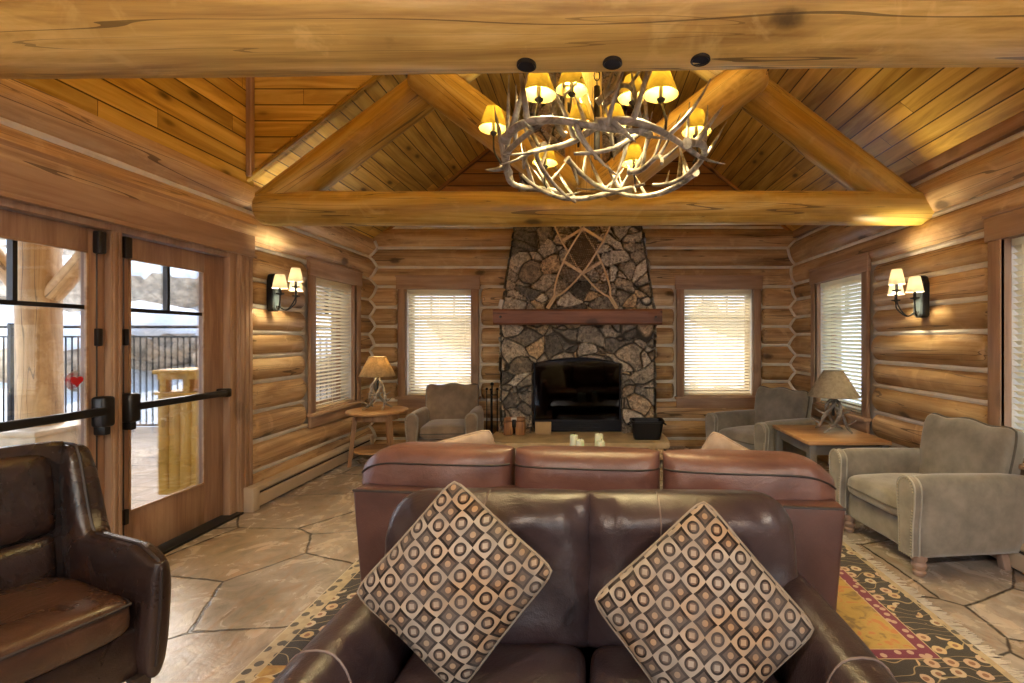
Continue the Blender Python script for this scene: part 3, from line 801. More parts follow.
stone_patch(bm, lambda u, v: ((lerp(-1, 1, u)*hwid(lerp(MZ, Z2, v)), .05, lerp(MZ, Z2, v)), (0, -1, 0)), 120, 220)
for s in (-1, 1): stone_patch(bm, lambda u, v: ((s*hwid(lerp(MZ, Z2, v)), lerp(.64, .05, u), lerp(MZ, Z2, v)), (s, 0, 0)), 36, 160)
obj('chimney_breast', bm, 'stone', fp, 60)
bm = nb()
n = 40; rs = []
for i in range(n+1):
    x = lerp(-1.02, 1.03, i/n); w = .012*mn.noise(V((x*2, 3, 0))); b = .02
    prof = [(-.27+b, MZ), (.05, MZ), (.05, MZ+.185), (-.27+b, MZ+.185), (-.27, MZ+.185-b), (-.275, MZ+.09), (-.27, MZ+b)]
    rs.append([(x, y+w+.006*mn.noise(V((x*5, k, 2))), z+.008*mn.noise(V((x*2.5, k*2., 9)))) for k, (y, z) in enumerate(prof)])
rings(bm, rs); mt_ = obj('mantel', bm, 'mantel', fp, 30)
for s in (-.93, .95):
    bm = nb()
    t = bmesh.new(); lathe(t, [(.0, 0), (.016, 0), (.012, .01), (0, .012)], 10); merge(bm, t, T(s, -.278, MZ+.09) @ Rx(pi/2))
    obj('bolt_head', bm, 'bronze', mt_)
# hearth
bm = nb(); n = 26; rs = []
out = []
for i in range(n+1): out.append((lerp(-1.05, 1.07, i/n), -.62+.03*mn.noise(V((i*.6, 1, 0)))-(.0 if 2 < i < n-2 else -.05)))
out += [(1.09, -.3), (1.08, .08), (-1.06, .08), (-1.07, -.3)]
t = bmesh.new(); f = t.faces.new([t.verts.new((a, b, HZ-.075)) for a, b in out]); e = bmesh.ops.extrude_face_region(t, geom=[f])
bmesh.ops.translate(t, vec=(0, 0, .075), verts=[q for q in e['geom'] if isinstance(q, bmesh.types.BMVert)])
bmesh.ops.recalc_face_normals(t, faces=t.faces); bmesh.ops.bevel(t, geom=[e for e in t.edges if abs(e.verts[0].co.z-e.verts[1].co.z) < .001], offset=.012, segments=2, affect='EDGES'); merge(bm, t)
obj('hearth_slab', bm, 'slab', fp, 30)
bm = nb()
stone_patch(bm, lambda u, v: ((lerp(-.98, 1.0, u), -.54, lerp(0, HZ-.07, v)), (0, -1, 0)), 90, 16)
for s, xx in ((-1, -.98), (1, 1.0)): stone_patch(bm, lambda u, v: ((xx, lerp(.5, -.54, u), lerp(0, HZ-.07, v)), (s, 0, 0)), 50, 16)
obj('hearth_base', bm, 'stone', fp, 60)
bm = nb(); y0, y1 = .10, .55
bx(bm, ox0-.02, ox1+.02, y1, y1+.03, HZ, 1.3); bx(bm, ox0-.03, ox0, y0, y1, HZ, 1.3); bx(bm, ox1, ox1+.03, y0, y1, HZ, 1.3); bx(bm, ox0, ox1, y0, y1, 1.27, 1.3); bx(bm, ox0, ox1, y0, y1, HZ-.02, HZ+.01)
fbx = obj('firebox', bm, 'firebox', fp, 0)
bm = nb(); bx(bm, ox0, ox1, .085, .10, HZ, HZ+.15, .004)
for k in range(5): bx(bm, ox0+.04, ox1-.04, .078, .09, HZ+.025+k*.025, HZ+.037+k*.025, .002)
bx(bm, ox0, ox0+.03, .085, .10, HZ+.15, 1.26); bx(bm, ox1-.03, ox1, .085, .10, HZ+.15, 1.26); bx(bm, ox0, ox1, .085, .10, 1.20, 1.275)
obj('louvre_frame', bm, 'firebox', fbx)
bm = nb(); bx(bm, ox0+.03, ox1-.03, .09, .095, HZ+.15, 1.2); obj('glass_front', bm, 'fire_glass', fbx, 0)
for (a, b, r) in (((-.35, .3, .52), (.35, .35, .50), .06), ((-.28, .4, .60), (.22, .22, .60), .05), ((-.1, .22, .56), (.30, .4, .72), .045)):
    log_obj('fire_log', a, b, r, r*.85, 'ceramic_log', fbx, r*90, .03, .12)
# things on the hearth and mantel
h = at(515, 437, 5.98)
wb = thing('wooden_box', 'two-piece brown wooden box with black iron clasp standing on the hearth', 'box', (h.x, 5.96, HZ))
bm = nb()
for s in (-1, 1): bx(bm, s*.072-.058, s*.072+.058, -.06, .06, .002, .17, .012)
obj('body', bm, 'box_wood', wb)
bm = nb()
for s in (-1, 1): bx(bm, s*.072-.054, s*.072+.054, -.055, .055, .173, .215, .012)
obj('lid', bm, 'box_wood', wb)
bm = nb(); bx(bm, -.024, .024, -.072, .055, .10, .20, .008); obj('clasp', bm, 'iron', wb)
bm = nb(); bx(bm, -.035, .035, -.066, -.058, .185, .222, .004); obj('clasp_plate', bm, 'white', wb)
h = at(543, 429, 6.0)
cd = thing('card', 'small tan card leaning against the black firebox', 'card', (h.x, 6.0, HZ), .0)
bm = nb(); bx(bm, -.10, .10, -.004, .004, 0, .15, .001, 1, Rx(-.2)); obj('sheet', bm, 'card', cd)
bm = nb()
for (a, b, c, d) in ((-.092, .092, .006, .009), (-.092, .092, .141, .144), (-.092, -.089, .006, .144), (.089, .092, .006, .144)): bx(bm, a, b, -.0055, -.0035, c, d, 0, 1, Rx(-.2))
obj('printed_border', bm, 'foot', cd)
h = at(647, 438, 5.72)
tb = thing('metal_tub', 'black metal kindling tub standing on the hearth end', 'tub', (h.x, 5.74, HZ))
bm = nb(); rs = []
def rr(hx, hy, z, k=5, rc=.05):
    out = []
    for (cx, cy, a0) in ((hx-rc, hy-rc, 0), (-hx+rc, hy-rc, pi/2), (-hx+rc, -hy+rc, pi), (hx-rc, -hy+rc, 1.5*pi)):
        for i in range(k+1): out.append((cx+rc*cos(a0+pi/2*i/k), cy+rc*sin(a0+pi/2*i/k), z))
    return out
rings(bm, [rr(.155, .10, 0), rr(.185, .125, .2), rr(.20, .14, .205), rr(.20, .14, .225), rr(.175, .115, .222), rr(.148, .093, .02)])
obj('body', bm, 'iron', tb)
for s in (-1, 1):
    bm = nb(); tube(bm, smooth_path([(s*.19, -.05, .185), (s*.225, -.03, .17), (s*.225, .03, .17), (s*.19, .05, .185)]), .007, 8); obj('handle', bm, 'iron', tb)
h = at(500, 311, 5.95)
wc = obj('white_block', box(nb(), (0, 0, .06), (.055, .05, .12), .012, 2, Ry(.25)), 'white', loc=(h.x+.0, 5.94, MZ+.195)); tag(wc, 'small white block tilted on the end of the mantel', 'ornament')
h = at(486, 430, 6.25)
ft = thing('fireplace_tools', 'black iron fireplace tool stand beside the stone fireplace', 'tool set', (-1.28, 6.40, 0))
bm = nb(); lathe(bm, [(.11, 0), (.115, .015), (.10, .03), (.02, .04)], 24); obj('base', bm, 'iron', ft)
bm = nb(); tube(bm, [(0, 0, .03), (0, 0, .86)], .010, 8); tube(bm, [(-.07, 0, .74), (.07, 0, .74)], .006, 6); tube(bm, [(0, -.07, .74), (0, .07, .74)], .006, 6); ball(bm, (0, 0, .885), .025); obj('stand', bm, 'iron', ft)
for i, nm in enumerate(('poker', 'shovel', 'brush')):
    a = [(-.07, 0), (.07, 0), (0, -.07)][i]; bm = nb(); tube(bm, [(a[0], a[1], .18), (a[0], a[1], .80)], .007, 8); ball(bm, (a[0], a[1], .82), .018)
    if nm == 'shovel': bx(bm, a[0]-.05, a[0]+.05, a[1]-.01, a[1]+.005, .06, .2, .01)
    if nm == 'brush': lathe(bm, [(.02, .2), (.04, .17), (.045, .06)], 12, (a[0], a[1], 0))
    if nm == 'poker': tube(bm, [(a[0], a[1], .18), (a[0]-.03, a[1], .1), (a[0]-.045, a[1], .13)], .006, 6)
    obj(nm, bm, 'iron', ft)
# crossed snowshoes
M['ash'] = wood('bent ash wood', (.56, .40, .25), (.70, .54, .35), (.80, .65, .46), 2, .5, 1.5, False, 0, 0, .1)
M['rawhide'] = simple('rawhide lacing', (.16, .10, .05), .7, 0, .3)
def snowshoe(label, tail, ang, dy):
    o = thing('snowshoe', label, 'snowshoe', (tail.x, FY-.055-dy, MZ+.2), 0, 'crossed snowshoes over the mantel'); o.rotation_euler = (-.03, ang, 0)
    Ln = 1.5
    def hwf(t):
        if t < .13: return .012
        q = (t-.13)/.87
        return .012+.140*sin(min(1, q*1.0)*pi)**.62 if q < .5 else .152*max(0, 1-((q-.5)/.5)**2.6)**.5
    a = [(hwf(i/60), 0, Ln*i/60) for i in range(61)]; b = [(-x, 0, z) for x, y, z in a]
    bm = nb(); tube(bm, a+b[::-1][1:], .0125, 8); obj('frame', bm, 'ash', o)
    for t in (.40, .72):
        bm = nb(); box(bm, (0, 0, Ln*t), (2*hwf(t), .014, .037), .003); obj('crossbar', bm, 'ash', o)
    bm = nb()
    for d in (-1, 1):
        for k in range(-14, 40):
            pts = []
            for i in range(0, 41):
                z = Ln*(.42+.28*i/40); x = d*(i/40*.52-.26)+(k-12)*.035
                if abs(x) < hwf(z/Ln): pts.append((x, 0, z))
            if len(pts) > 2: tube(bm, [pts[0], pts[-1]], .0028, 5)
    obj('webbing', bm, 'rawhide', o)
    for nm, za, zb in (('tail_webbing', .16, .23), ('toe_webbing', .73, .24)):
        bm = nb()
        for d in (-1, 1):
            for k in range(-4, 24):
                pts = []
                for i in range(0, 31):
                    z = Ln*(za+zb*i/30); x = d*(i/30*.4-.2)+(k-10)*.055
                    if abs(x) < hwf(z/Ln): pts.append((x, 0, z))
                if len(pts) > 2: tube(bm, [pts[0], pts[-1]], .0018, 5)
        obj(nm, bm, 'rawhide', o)
    return o
snowshoe('wooden snowshoe whose tail stands toward the tool-stand side of the mantel, leaning in front', at(548, 309, 6.0), .55, .10)
snowshoe('wooden snowshoe whose tail stands toward the kindling-tub side of the mantel, crossing behind', at(617, 309, 6.0), -.55, .06)

# ------------------------------------------------------------------ sconces
def sconce(label, x, y, z, rz):
    o = thing('wall_sconce', label, 'wall lamp', (x, y, z), rz, 'candle sconces on the side walls')
    bm = nb(); pts = [(-.045, -.15), (-.03, -.17), (.03, -.17), (.045, -.15), (.045, .10), (.03, .15), (0, .165), (-.03, .15), (-.045, .10)]
    prism(bm, pts, -.022, .03, .004, 1); obj('backplate', bm, 'iron_blue_shine', o)
    bm = nb(); prism(bm, [(a*1.2, b*1.06) for a, b in pts], -.005, .05, .004, 1); obj('rim', bm, 'iron', o)
    for (ax, ay, az) in ((-.12, -.12, .0), (0., -.19, .075), (.12, -.12, .0)):
        bm = nb(); tube(bm, smooth_path([(ax*.15, -.02, -.13), (ax*.5, ay*.55, -.165), (ax*.95, ay*.95, -.10+az*.4), (ax, ay, -.035+az)], 6), .006, 8)
        lathe(bm, [(.004, -.045), (.012, -.035), (.033, -.03), (.036, -.022), (.012, -.02), (.011, .05), (.0, .052)], 16, (ax, ay, az))
        arm = obj('arm', bm, 'iron', o)
        bm = nb(); lathe(bm, [(.064, .022), (.038, .15), (.0365, .15), (.0625, .022)], 20, (ax, ay, az), False); obj('shade', bm, 'shade_white', arm)
        bm = nb(); ball(bm, (ax, ay, az+.075), .014, 10, (1, 1, 1.5)); obj('bulb', bm, 'bulb', arm)
        light('sconce_light', 'POINT', (ax, ay, az+.085), SC_W, (1, .83, .50), .02, o)
    return o
SC_W = 14
sconce('black iron three-shade wall sconce between the glass doors and the blind window', XL+.085+.035, 4.50, 1.93, pi/2)
sconce('black iron three-shade wall sconce above the armchairs on the log wall with two windows', XR-.085-.04, 4.02, 1.85, -pi/2)

# ------------------------------------------------------------------ antler chandelier
CC = V((.056, 3.0, 2.57))
ch = thing('antler_chandelier', 'large antler chandelier with small yellow lamp shades hanging before the truss', 'chandelier', CC)
rg = random.Random(11)
def antler(a0, span, r, z0, z1, seed, tl=.24, th=.026, inward=0.):
    q = random.Random(seed); bm = nb(); n = 22; pts = []; rds = []
    for i in range(n+1):
        t = i/n; a = a0+span*t; rr_ = r*(1+.07*sin(t*pi*1.3+seed)-.05*t+inward*(t-.5))
        pts.append(V((rr_*cos(a), rr_*sin(a), lerp(z0, z1, t)+.05*sin(t*pi*1.6+seed*2)))); rds.append(th*(1.15-.62*t) if i else th*1.5)
    tube(bm, pts, rds, 10)
    for t0, ln, ud in ((.10, .8, .7), (.26, 1.0, 1.), (.5, 1.1, .85), (.72, .9, 1.), (.88, .65, .5)):
        i = int(t0*n); p = pts[i]; tan = (pts[min(n, i+1)]-pts[i-1]).normalized(); rad_ = V((p.x, p.y, 0)).normalized()
        d = (rad_*(q.uniform(-.25, .75)) + V((0, 0, 1))*ud*q.choice((1, 1, 1, -.45)) + tan*q.uniform(.1, .7)).normalized()
        L = tl*ln*q.uniform(.8, 1.15); bend = (tan*q.uniform(-.5, .7)+V((0, 0, 1))*.5)
        tp = [p+d*L*s+bend*L*.35*s*s for s in (0, .25, .5, .75, .9, 1)]
        tube(bm, smooth_path(tp, 3), [max(.0035, rds[i]*.82*(1-(k/15)**1.4)) for k in range(16)], 8)
    return bm
for i in range(7):
    obj('antler', antler(i*2*pi/7+.2, 1.45, .62, -.03, .05, i*3+1, .30, .021), 'antler', ch, 60)
for i in range(5):
    obj('antler', antler(i*2*pi/5+.9, -1.5, .40, .12, -.06, i*5+40, .27, .018, .3), 'antler', ch, 60)
for i in range(3):
    obj('antler', antler(i*2*pi/3+.5, 1.5, .26, .30, .40, i*7+80, .24, .016), 'antler', ch, 60)
for (dx, dy, dz) in ((-.316, -.46, .27), (.33, -.46, .27), (.62, .0, .27), (-.646, .0, .29), (-.37, .50, .26), (.28, .52, .26), (-.15, -.22, .42), (.215, -.08, .44), (-.11, .24, .42), (.12, .2, .40)):
    bm = nb(); c = (dx, dy, dz); d = V((dx, dy, 0)); k = d.normalized()*(.60 if d.length > .35 else .30)
    tube(bm, smooth_path([(k.x, k.y, .02 if d.length > .35 else .28), (lerp(k.x, dx, .5)*1.03, lerp(k.y, dy, .5)*1.03, dz-.19), (dx, dy, dz-.09)], 5), .007, 6)
    lathe(bm, [(.006, -.10), (.022, -.085), (.024, -.075), (.011, -.07), (.011, -.01), (0, -.005)], 12, c)
    lp = obj('lamp_holder', bm, 'bronze', ch)
    bm = nb(); lathe(bm, [(.092, -.055), (.045, .075), (.0435, .075), (.0905, -.055)], 20, c, False); obj('lamp_shade', bm, 'shade_mica', lp)
    bm = nb(); ball(bm, (dx, dy, dz+.01), .016, 10, (1, 1, 1.5)); obj('bulb', bm, 'bulb', lp)
    light('chandelier_light', 'POINT', (dx, dy, dz+.03), 46, (1, .80, .40), .02, ch)
bm = nb(); z = .42
tube(bm, [(0, 0, .05), (0, 0, .5)], .02, 10)
k = 0
while z < 5.2-CC.z:
    ln = [(.018*cos(t)*(1 if k % 2 else 0), .018*cos(t)*(0 if k % 2 else 1), z+.032*sin(t)) for t in [2*pi*i/12 for i in range(12)]]
    tube(bm, ln, .004, 6, True); z += .05; k += 1
lathe(bm, [(.0, 2.58), (.07, 2.60), (.075, 2.66), (0, 2.67)], 20)
obj('chain', bm, 'bronze', ch)

# ------------------------------------------------------------------ armchairs
def make_armchair(label, fab, group=None):
    o = thing('armchair', label, 'armchair', (0, 0, 0), 0, group)
    bm = nb(); bx(bm, -.40, .40, -.37, .36, .125, .32, .03, 3); obj('base', bm, fab, o)
    so = rect(-.285, .285, -.43, .22, .06)
    bm = nb(); mt = T(0, 0, .385) @ Rx(-pi/2) @ Matrix.Diagonal((1, 1, -1, 1))
    mt = Matrix(((1, 0, 0, 0), (0, 0, 1, 0), (0, -1, 0, .39), (0, 0, 0, 1)))
    shell(bm, so, .095, .075, 5, 18, 16, mt, .006, 2); sc = obj('seat_cushion', bm, fab, o, 60)
    bm = nb(); tube(bm, [mt @ p for p in rim(so)], .007, 6, True); obj('welt', bm, 'welt', sc)
    def bo(u, v):
        top = .915+.012*cos(2*pi*u)-.03*abs(u)**10
        hwid_ = .335+.03*v-.02*v**10
        return u*hwid_, .30+v*(top-.30)
    mb = T(0, .25, .30) @ Rx(-.20) @ T(0, 0, -.30)
    bm = nb(); shell(bm, bo, .10, .065, 6, 22, 18, mb, .006, 5); bk = obj('back', bm, fab, o, 60)
    bm = nb(); tube(bm, [mb @ (p+V((0, -.035, 0))) for p in rim(bo, 20)], .008, 6, True); obj('welt', bm, 'welt', bk)
    for s in (-1, 1):
        def ao(u, v):
            yf = -.40-.035*sin(min(1, v*1.15)*pi*.9)*(1 if v > .3 else .6)+.03*(1-v)
            yr = .40-.06*(1-v)
            y = lerp(yf, yr, (u+1)/2)
            top = .645-.02*((u+1)/2)-.02*abs(u)**8
            return y, .13+v*(top-.13)
        ma = Matrix(((0, s, 0, s*.36), (1, 0, 0, 0), (0, 0, 1, 0), (0, 0, 0, 1)))
        bm = nb(); shell(bm, ao, .078, .082, 3.2, 20, 18, ma, .004, 3); ar = obj('arm', bm, fab, o, 60)
        # front panel with nailheads
        pr = []
        for i in range(13): a = pi*i/12; pr.append((.073*cos(a), .560+.073*sin(a)))
        pr += [(-.069, .46), (-.056, .33), (-.054, .15), (.054, .15), (.056, .33), (.069, .46)]
        bm = nb(); prism(bm, pr, -.452, -.40, .008, 2, T(s*.36, 0, 0)); pn = obj('front_panel', bm, fab, ar, 50)
        bm = nb(); loop = [V((a*.86+s*.36, -.4525, .15+(b-.15)*.985)) for a, b in pr[:-0 or None]]
        for a, b in zip(loop, loop[1:]):
            m_ = max(1, int((b-a).length/.017))
            for i in range(m_): ball(bm, a.lerp(b, i/m_), .0055, 6)
        obj('nailhead_trim', bm, 'nail', ar)
        bm = nb()
        for yy in (-.448, -.402): tube(bm, [(a*1.03+s*.36, yy, b+.002) for a, b in pr], .0055, 6, True)
        obj('panel_welt', bm, 'welt_light', ar)
    for sx in (-1, 1):
        bm = nb(); lathe(bm, [(.0, 0), (.026, 0), (.036, .012), (.040, .03), (.030, .042), (.041, .055), (.044, .075), (.034, .09), (.045, .105), (.045, .14)], 18, (sx*.345, -.345, 0)); obj('leg', bm, 'foot', o)
        bm = nb(); box(bm, (0, 0, .07), (.05, .05, .15), .006, 2, T(sx*.32, .28, .0) @ Rx(.22)); obj('leg', bm, 'foot', o)
    return o
c1 = make_armchair('taupe upholstered armchair with nailhead arms beside the round table', 'chair_fabric_b')
c1.scale = (.94, .94, .98); c1.location = (-1.74, 5.98, 0); c1.rotation_euler = (0, 0, .10)
c2 = make_armchair('grey-green upholstered armchair in the corner behind the square end table', 'chair_fabric', 'grey-green armchairs')
c2.location = (1.97, 5.42, 0); c2.rotation_euler = (0, 0, -pi/2+.50)
c3 = dup(c2, (2.40, 3.41, 0), -pi/2+.10, 'grey-green upholstered armchair nearest the camera, in front of the square end table')

# ------------------------------------------------------------------ leather club chair
cl = thing('club_chair', 'dark brown leather club chair with sloping wing arms beside the glass doors', 'armchair', (-2.18, 1.68, 0), pi/2-.36)
cl.scale = (1, .85, 1.08)
# local facing -y
bm = nb(); bx(bm, -.36, .36, -.36, .34, .15, .34, .03, 3); obj('base', bm, 'leather_club', cl)
so = rect(-.305, .305, -.43, .22, .04); mt = Matrix(((1, 0, 0, 0), (0, 0, 1, 0), (0, -1, 0, .405), (0, 0, 0, 1)))
bm = nb(); shell(bm, so, .085, .075, 6, 20, 16, mt, .008, 8); sc = obj('seat_cushion', bm, 'leather_seat_glow', cl, 60)
bm = nb(); tube(bm, [mt @ (p+V((0, -.045, 0))) for p in rim(so)], .006, 6, True); obj('welt', bm, 'seam', sc)
mb = T(0, .25, .30) @ Rx(-.14) @ T(0, 0, -.30)
bo = lambda u, v: (u*(.385-.02*v**8), .2+v*(.985-.012*abs(u)**6-.2))
bm = nb(); shell(bm, bo, .04, .11, 7, 20, 18, mb); obj('back_frame', bm, 'leather_club', cl, 60)
bo2 = lambda u, v: (u*(.31-.015*v**8), .62+v*(.945-.02*abs(u)**8-.62)); bm = nb(); shell(bm, bo2, .11, .03, 4.5, 18, 16, T(0, -.01, 0) @ mb, .008, 4); obj('back_cushion', bm, 'leather_club', cl, 60)
bo3 = lambda u, v: (u*.305, .43+v*.19); bm = nb(); shell(bm, bo3, .12, .03, 4, 18, 10, T(0, -.01, 0) @ mb, .008, 5); obj('lumbar_roll', bm, 'leather_club', cl, 60)
for s in (-1, 1):
    def ao(u, v):
        t = (u+1)/2; yf = -.46+.05*(1-v)**1.5; y = lerp(yf, .32+.07*v, t)
        k = min(1, max(0, (y-.07)/.19)); k = k*k*(3-2*k)
        top = lerp(.615-.05*max(0, (-.30-y)/.16), .955, k)
        return y, .14+v*(top-.14)
    ma = Matrix(((0, s, 0, s*.375), (1, 0, 0, 0), (0, 0, 1, 0), (0, 0, 0, 1)))
    bm = nb(); shell(bm, ao, .05, .075, 3.6, 30, 22, ma, .004, 6); ar = obj('arm', bm, 'leather_club', cl, 60)
    bm = nb(); tube(bm, [ma @ V((ao(-1, v/20)[0]-.002, 0, ao(-1, v/20)[1])) for v in range(2, 20)]+[ma @ V((ao(u/15-1, 1)[0], 0, ao(u/15-1, 1)[1]+.001)) for u in range(1, 30)], .006, 6); obj('welt', bm, 'seam', ar)
    bm = nb(); rings(bm, [[(s*.345+a*q, -.36+b*q, z) for a, b in ((-1, -1), (1, -1), (1, 1), (-1, 1))] for z, q in ((0, .018), (.16, .03))]); obj('leg', bm, 'foot_dark', cl)
    bm = nb(); rings(bm, [[(s*.32+a*q, .28+b*q+(.16-z)*.3, z) for a, b in ((-1, -1), (1, -1), (1, 1), (-1, 1))] for z, q in ((0, .018), (.16, .03))]); obj('leg', bm, 'foot_dark', cl)

# ------------------------------------------------------------------ loveseat (faces the camera)
ls = thing('loveseat', 'dark brown leather two-seat loveseat facing the camera in the foreground', 'sofa', (0, 1.53, .014), -.02)
bm = nb(); bx(bm, -.72, .72, -.62, .30, .07, .34, .04, 3); obj('base', bm, 'leather_dark', ls)
bm = nb(); bx(bm, -.74, .74, .24, .40, .07, .80, .05, 3); obj('back_frame', bm, 'leather_dark', ls)
for s in (-1, 1):
    so = rect(.004 if s > 0 else -.59, .59 if s > 0 else -.004, -.66, .10, .04); mt = Matrix(((1, 0, 0, 0), (0, 0, 1, 0), (0, -1, 0, .40), (0, 0, 0, 1)))
    bm = nb(); shell(bm, so, .09, .08, 4.5, 22, 18, mt, .012, 3+s); obj('seat_cushion', bm, 'leather_dark', ls, 60)
    def bo(u, v, s=s):
        w = u*s                      # +1 at the outer end
        half = .362 if w > 0 else .368; x = s*.352+u*half
        top = .938-.008*abs(u)**4-.075*max(0, (w-.62)/.38)**3.0
        bot = .42+.14*max(0, (w-.5)/.5)**2
        x += s*.012*sin(v*pi)*max(0, w)
        return x, bot+v*(top-bot)
    mb = T(0, .14, .42) @ Rx(-.20) @ T(0, 0, -.42)
    bm = nb(); shell(bm, bo, .14, .10, 3.4, 48, 36, mb, .03, 11+s*3, 5.5, lambda v: .9+.24*math.exp(-((v-.82)/.13)**2), .013); bc = obj('back_cushion', bm, 'leather_dark', ls, 60)
    # vertical stitched seam following the cushion face
    bm = nb(); us = -.02 if s < 0 else -.30
    pts = []
    for i in range(3, 30):
        w = sin(pi/2*(2*i/30-1)); v = (w+1)/2; f = max(0, 1-abs(us)**3.4)**(1/3.4)*max(0, 1-abs(w)**3.4)**(1/3.4); a, b = bo(us, v)
        nz = .03*mn.noise(V((a*5.5+11+s*3, (11+s*3)*1.7, b*5.5)))*f
        f *= .9+.24*math.exp(-((v-.82)/.13)**2); pts.append(mb @ V((a, -.14*f+nz-.003, b)))
    tube(bm, pts, .0028, 6); obj('seam', bm, 'seam_light', bc)
    def ao(u, v):
        return lerp(-.74, .34, (u+1)/2), .06+v*(.675-.03*abs(u)**6-.06)
    ma = Matrix(((0, s, 0, s*.70), (1, 0, 0, 0), (0, 0, 1, 0), (0, 0, 0, 1)))
    bm = nb(); shell(bm, ao, .115, .115, 2.6, 30, 22, ma, .01, 7+s, 6); ar = obj('arm', bm, 'leather_dark', ls, 60)
    bm = nb(); pts = []
    for yy in (-.30,):
        for k in range(-9, 10):
            a = k/9*1.15; pts.append((s*.665+.112*sin(a), yy, .655-.03-.115*(1-cos(a))+.022))
    # follow the arm section at y=-.30
    pts = []
    uu = 2*(-.30+.74)/1.08-1; fu = max(0, 1-abs(uu)**2.6)**(1/2.6)
    for side in (-1, 1):
        seq = []
        for i in range(12, 23):
            w = sin(pi/2*(2*i/22-1)); f = fu*max(0, 1-abs(w)**2.6)**(1/2.6); a, b = ao(uu, (w+1)/2); seq.append(ma @ V((a, side*(.115*f+.001), b+.001)))
        pts += seq if side < 0 else seq[::-1][1:]
    tube(bm, pts, .0035, 6); obj('seam', bm, 'seam_light', ar)
    for yy in (-.55, .3):
        bm = nb(); rings(bm, [[(s*.62+a*q, yy+b*q, z) for a, b in ((-1, -1), (1, -1), (1, 1), (-1, 1))] for z, q in ((0, .022), (.09, .03))]); obj('leg', bm, 'foot_dark', ls)

# ------------------------------------------------------------------ sofa (back to the camera)
sf = thing('sofa', 'red-brown leather three-seat sofa seen from behind, facing the fireplace', 'sofa', (-.01, 2.12, .014), pi-.115)
M['leather_panel'] = leather('sofa back leather', (.048, .020, .017), (.095, .042, .033), .40, .3)
bm = nb(); prism(bm, [(-1.035, .09), (1.045, .09), (1.105, .78), (-1.095, .78)], -.16, 0, .02, 3); obj('back_frame', bm, 'leather_panel', sf)
bm = nb(); tube(bm, [(-1.09, -.004, .772), (1.10, -.004, .772)], .006, 6); obj('welt', bm, 'seam', sf)
bm = nb(); bx(bm, -.95, .95, -.92, -.12, .09, .33, .03, 3); obj('base', bm, 'leather_red', sf)
for i in (-1, 0, 1):
    so = rect(i*.60-.295, i*.60+.295, -.98, -.30, .04); mt = Matrix(((1, 0, 0, 0), (0, 0, 1, 0), (0, -1, 0, .40), (0, 0, 0, 1)))
    bm = nb(); shell(bm, so, .09, .08, 4.5, 20, 16, mt, .01, 6+i); obj('seat_cushion', bm, 'leather_red', sf, 60)
    def bo(u, v, i=i):
        w = u*i; c = i*.75+.02; half = .385 if i else .35
        x = c+u*half
        top = .95-.006*abs(u)**4-.10*max(0, (w-.35)/.65)**3
        bot = .46+.10*max(0, (w-.5)/.5)**2
        return x, bot+v*(top-bot)
    mb = T(0, -.10, 0) @ Rx(-.10) if False else T(0, -.21, 0)
    bm = nb(); shell(bm, bo, .17, .135, 3.2, 48, 30, mb, .022, 21+i*4, 7., None, .011); bc = obj('back_cushion', bm, 'leather_red', sf, 60)
    bm = nb(); pts = []
    for k in range(2, 35):
        u = sin(pi/2*(2*k/36-1)); v = .86+.0*u; w = 2*v-1; f = max(0, 1-abs(u)**3.2)**(1/3.2)*max(0, 1-abs(w)**3.2)**(1/3.2); a, b = bo(u, v); pts.append(mb @ V((a, .135*f+.004, b)))
    tube(bm, pts, .0045, 6); obj('seam', bm, 'seam', bc)
for s in (-1, 1):
    def ao(u, v): return lerp(-1.0, -.04, (u+1)/2), .08+v*(.66-.03*abs(u)**6-.08)
    ma = Matrix(((0, s, 0, s*.945), (1, 0, 0, 0), (0, 0, 1, 0), (0, 0, 0, 1)))
    bm = nb(); shell(bm, ao, .105, .085, 3, 22, 18, ma, .008, 9+s); obj('arm', bm, 'leather_red', sf, 60)
    for yy in (-.85, -.07):
        bm = nb(); rings(bm, [[(s*.92+a*q, yy+b*q, z) for a, b in ((-1, -1), (1, -1), (1, 1), (-1, 1))] for z, q in ((0, .022), (.1, .03))]); obj('leg', bm, 'foot_dark', sf)

# ------------------------------------------------------------------ pillows
def pillow(name, label, size, th, mat, M4, cat='pillow', group=None, seed=0, ear=.035, nb_=26):
    h = size/2
    def po(u, v):
        w = 2*v-1; k = 1-ear*(1-abs(u)**2.0)*1.0; k2 = 1-ear*(1-abs(w)**2.)
        c = 1-.055*abs(u)**7*abs(w)**7
        return u*h*c*(1-ear*(1-w*w)), w*h*c*(1-ear*(1-u*u))
    bm = nb(); shell(bm, po, th, th, 2.1, nb_, nb_, None, .012, seed, 9.)
    o = obj(name, bm, mat, None, 60); o.matrix_world = M4; tag(o, label, cat, group)
    bm = nb(); tube(bm, [p for p in rim(po, 16)], .006, 6, True); w = obj('piping', bm, 'pillow_pipe' if mat == 'pillow' else mat, o)
    return o
def lean(px, py, Y, roll, tilt, yaw): return T(*at(px, py, Y)) @ Rz(yaw) @ Rx(tilt) @ Ry(roll)
pillow('throw_pillow', 'diamond-patterned throw pillow on the loveseat half nearest the glass doors', .412, .105, 'pillow', lean(456, 581, 1.40, pi/4-.07, -.25, .06), seed=3, group='diamond-patterned throw pillows')
pillow('throw_pillow', 'diamond-patterned throw pillow on the loveseat half nearest the near grey-green armchair', .448, .105, 'pillow', lean(701, 614, 1.36, pi/4+.06, -.3, -.12), seed=8, group='diamond-patterned throw pillows')
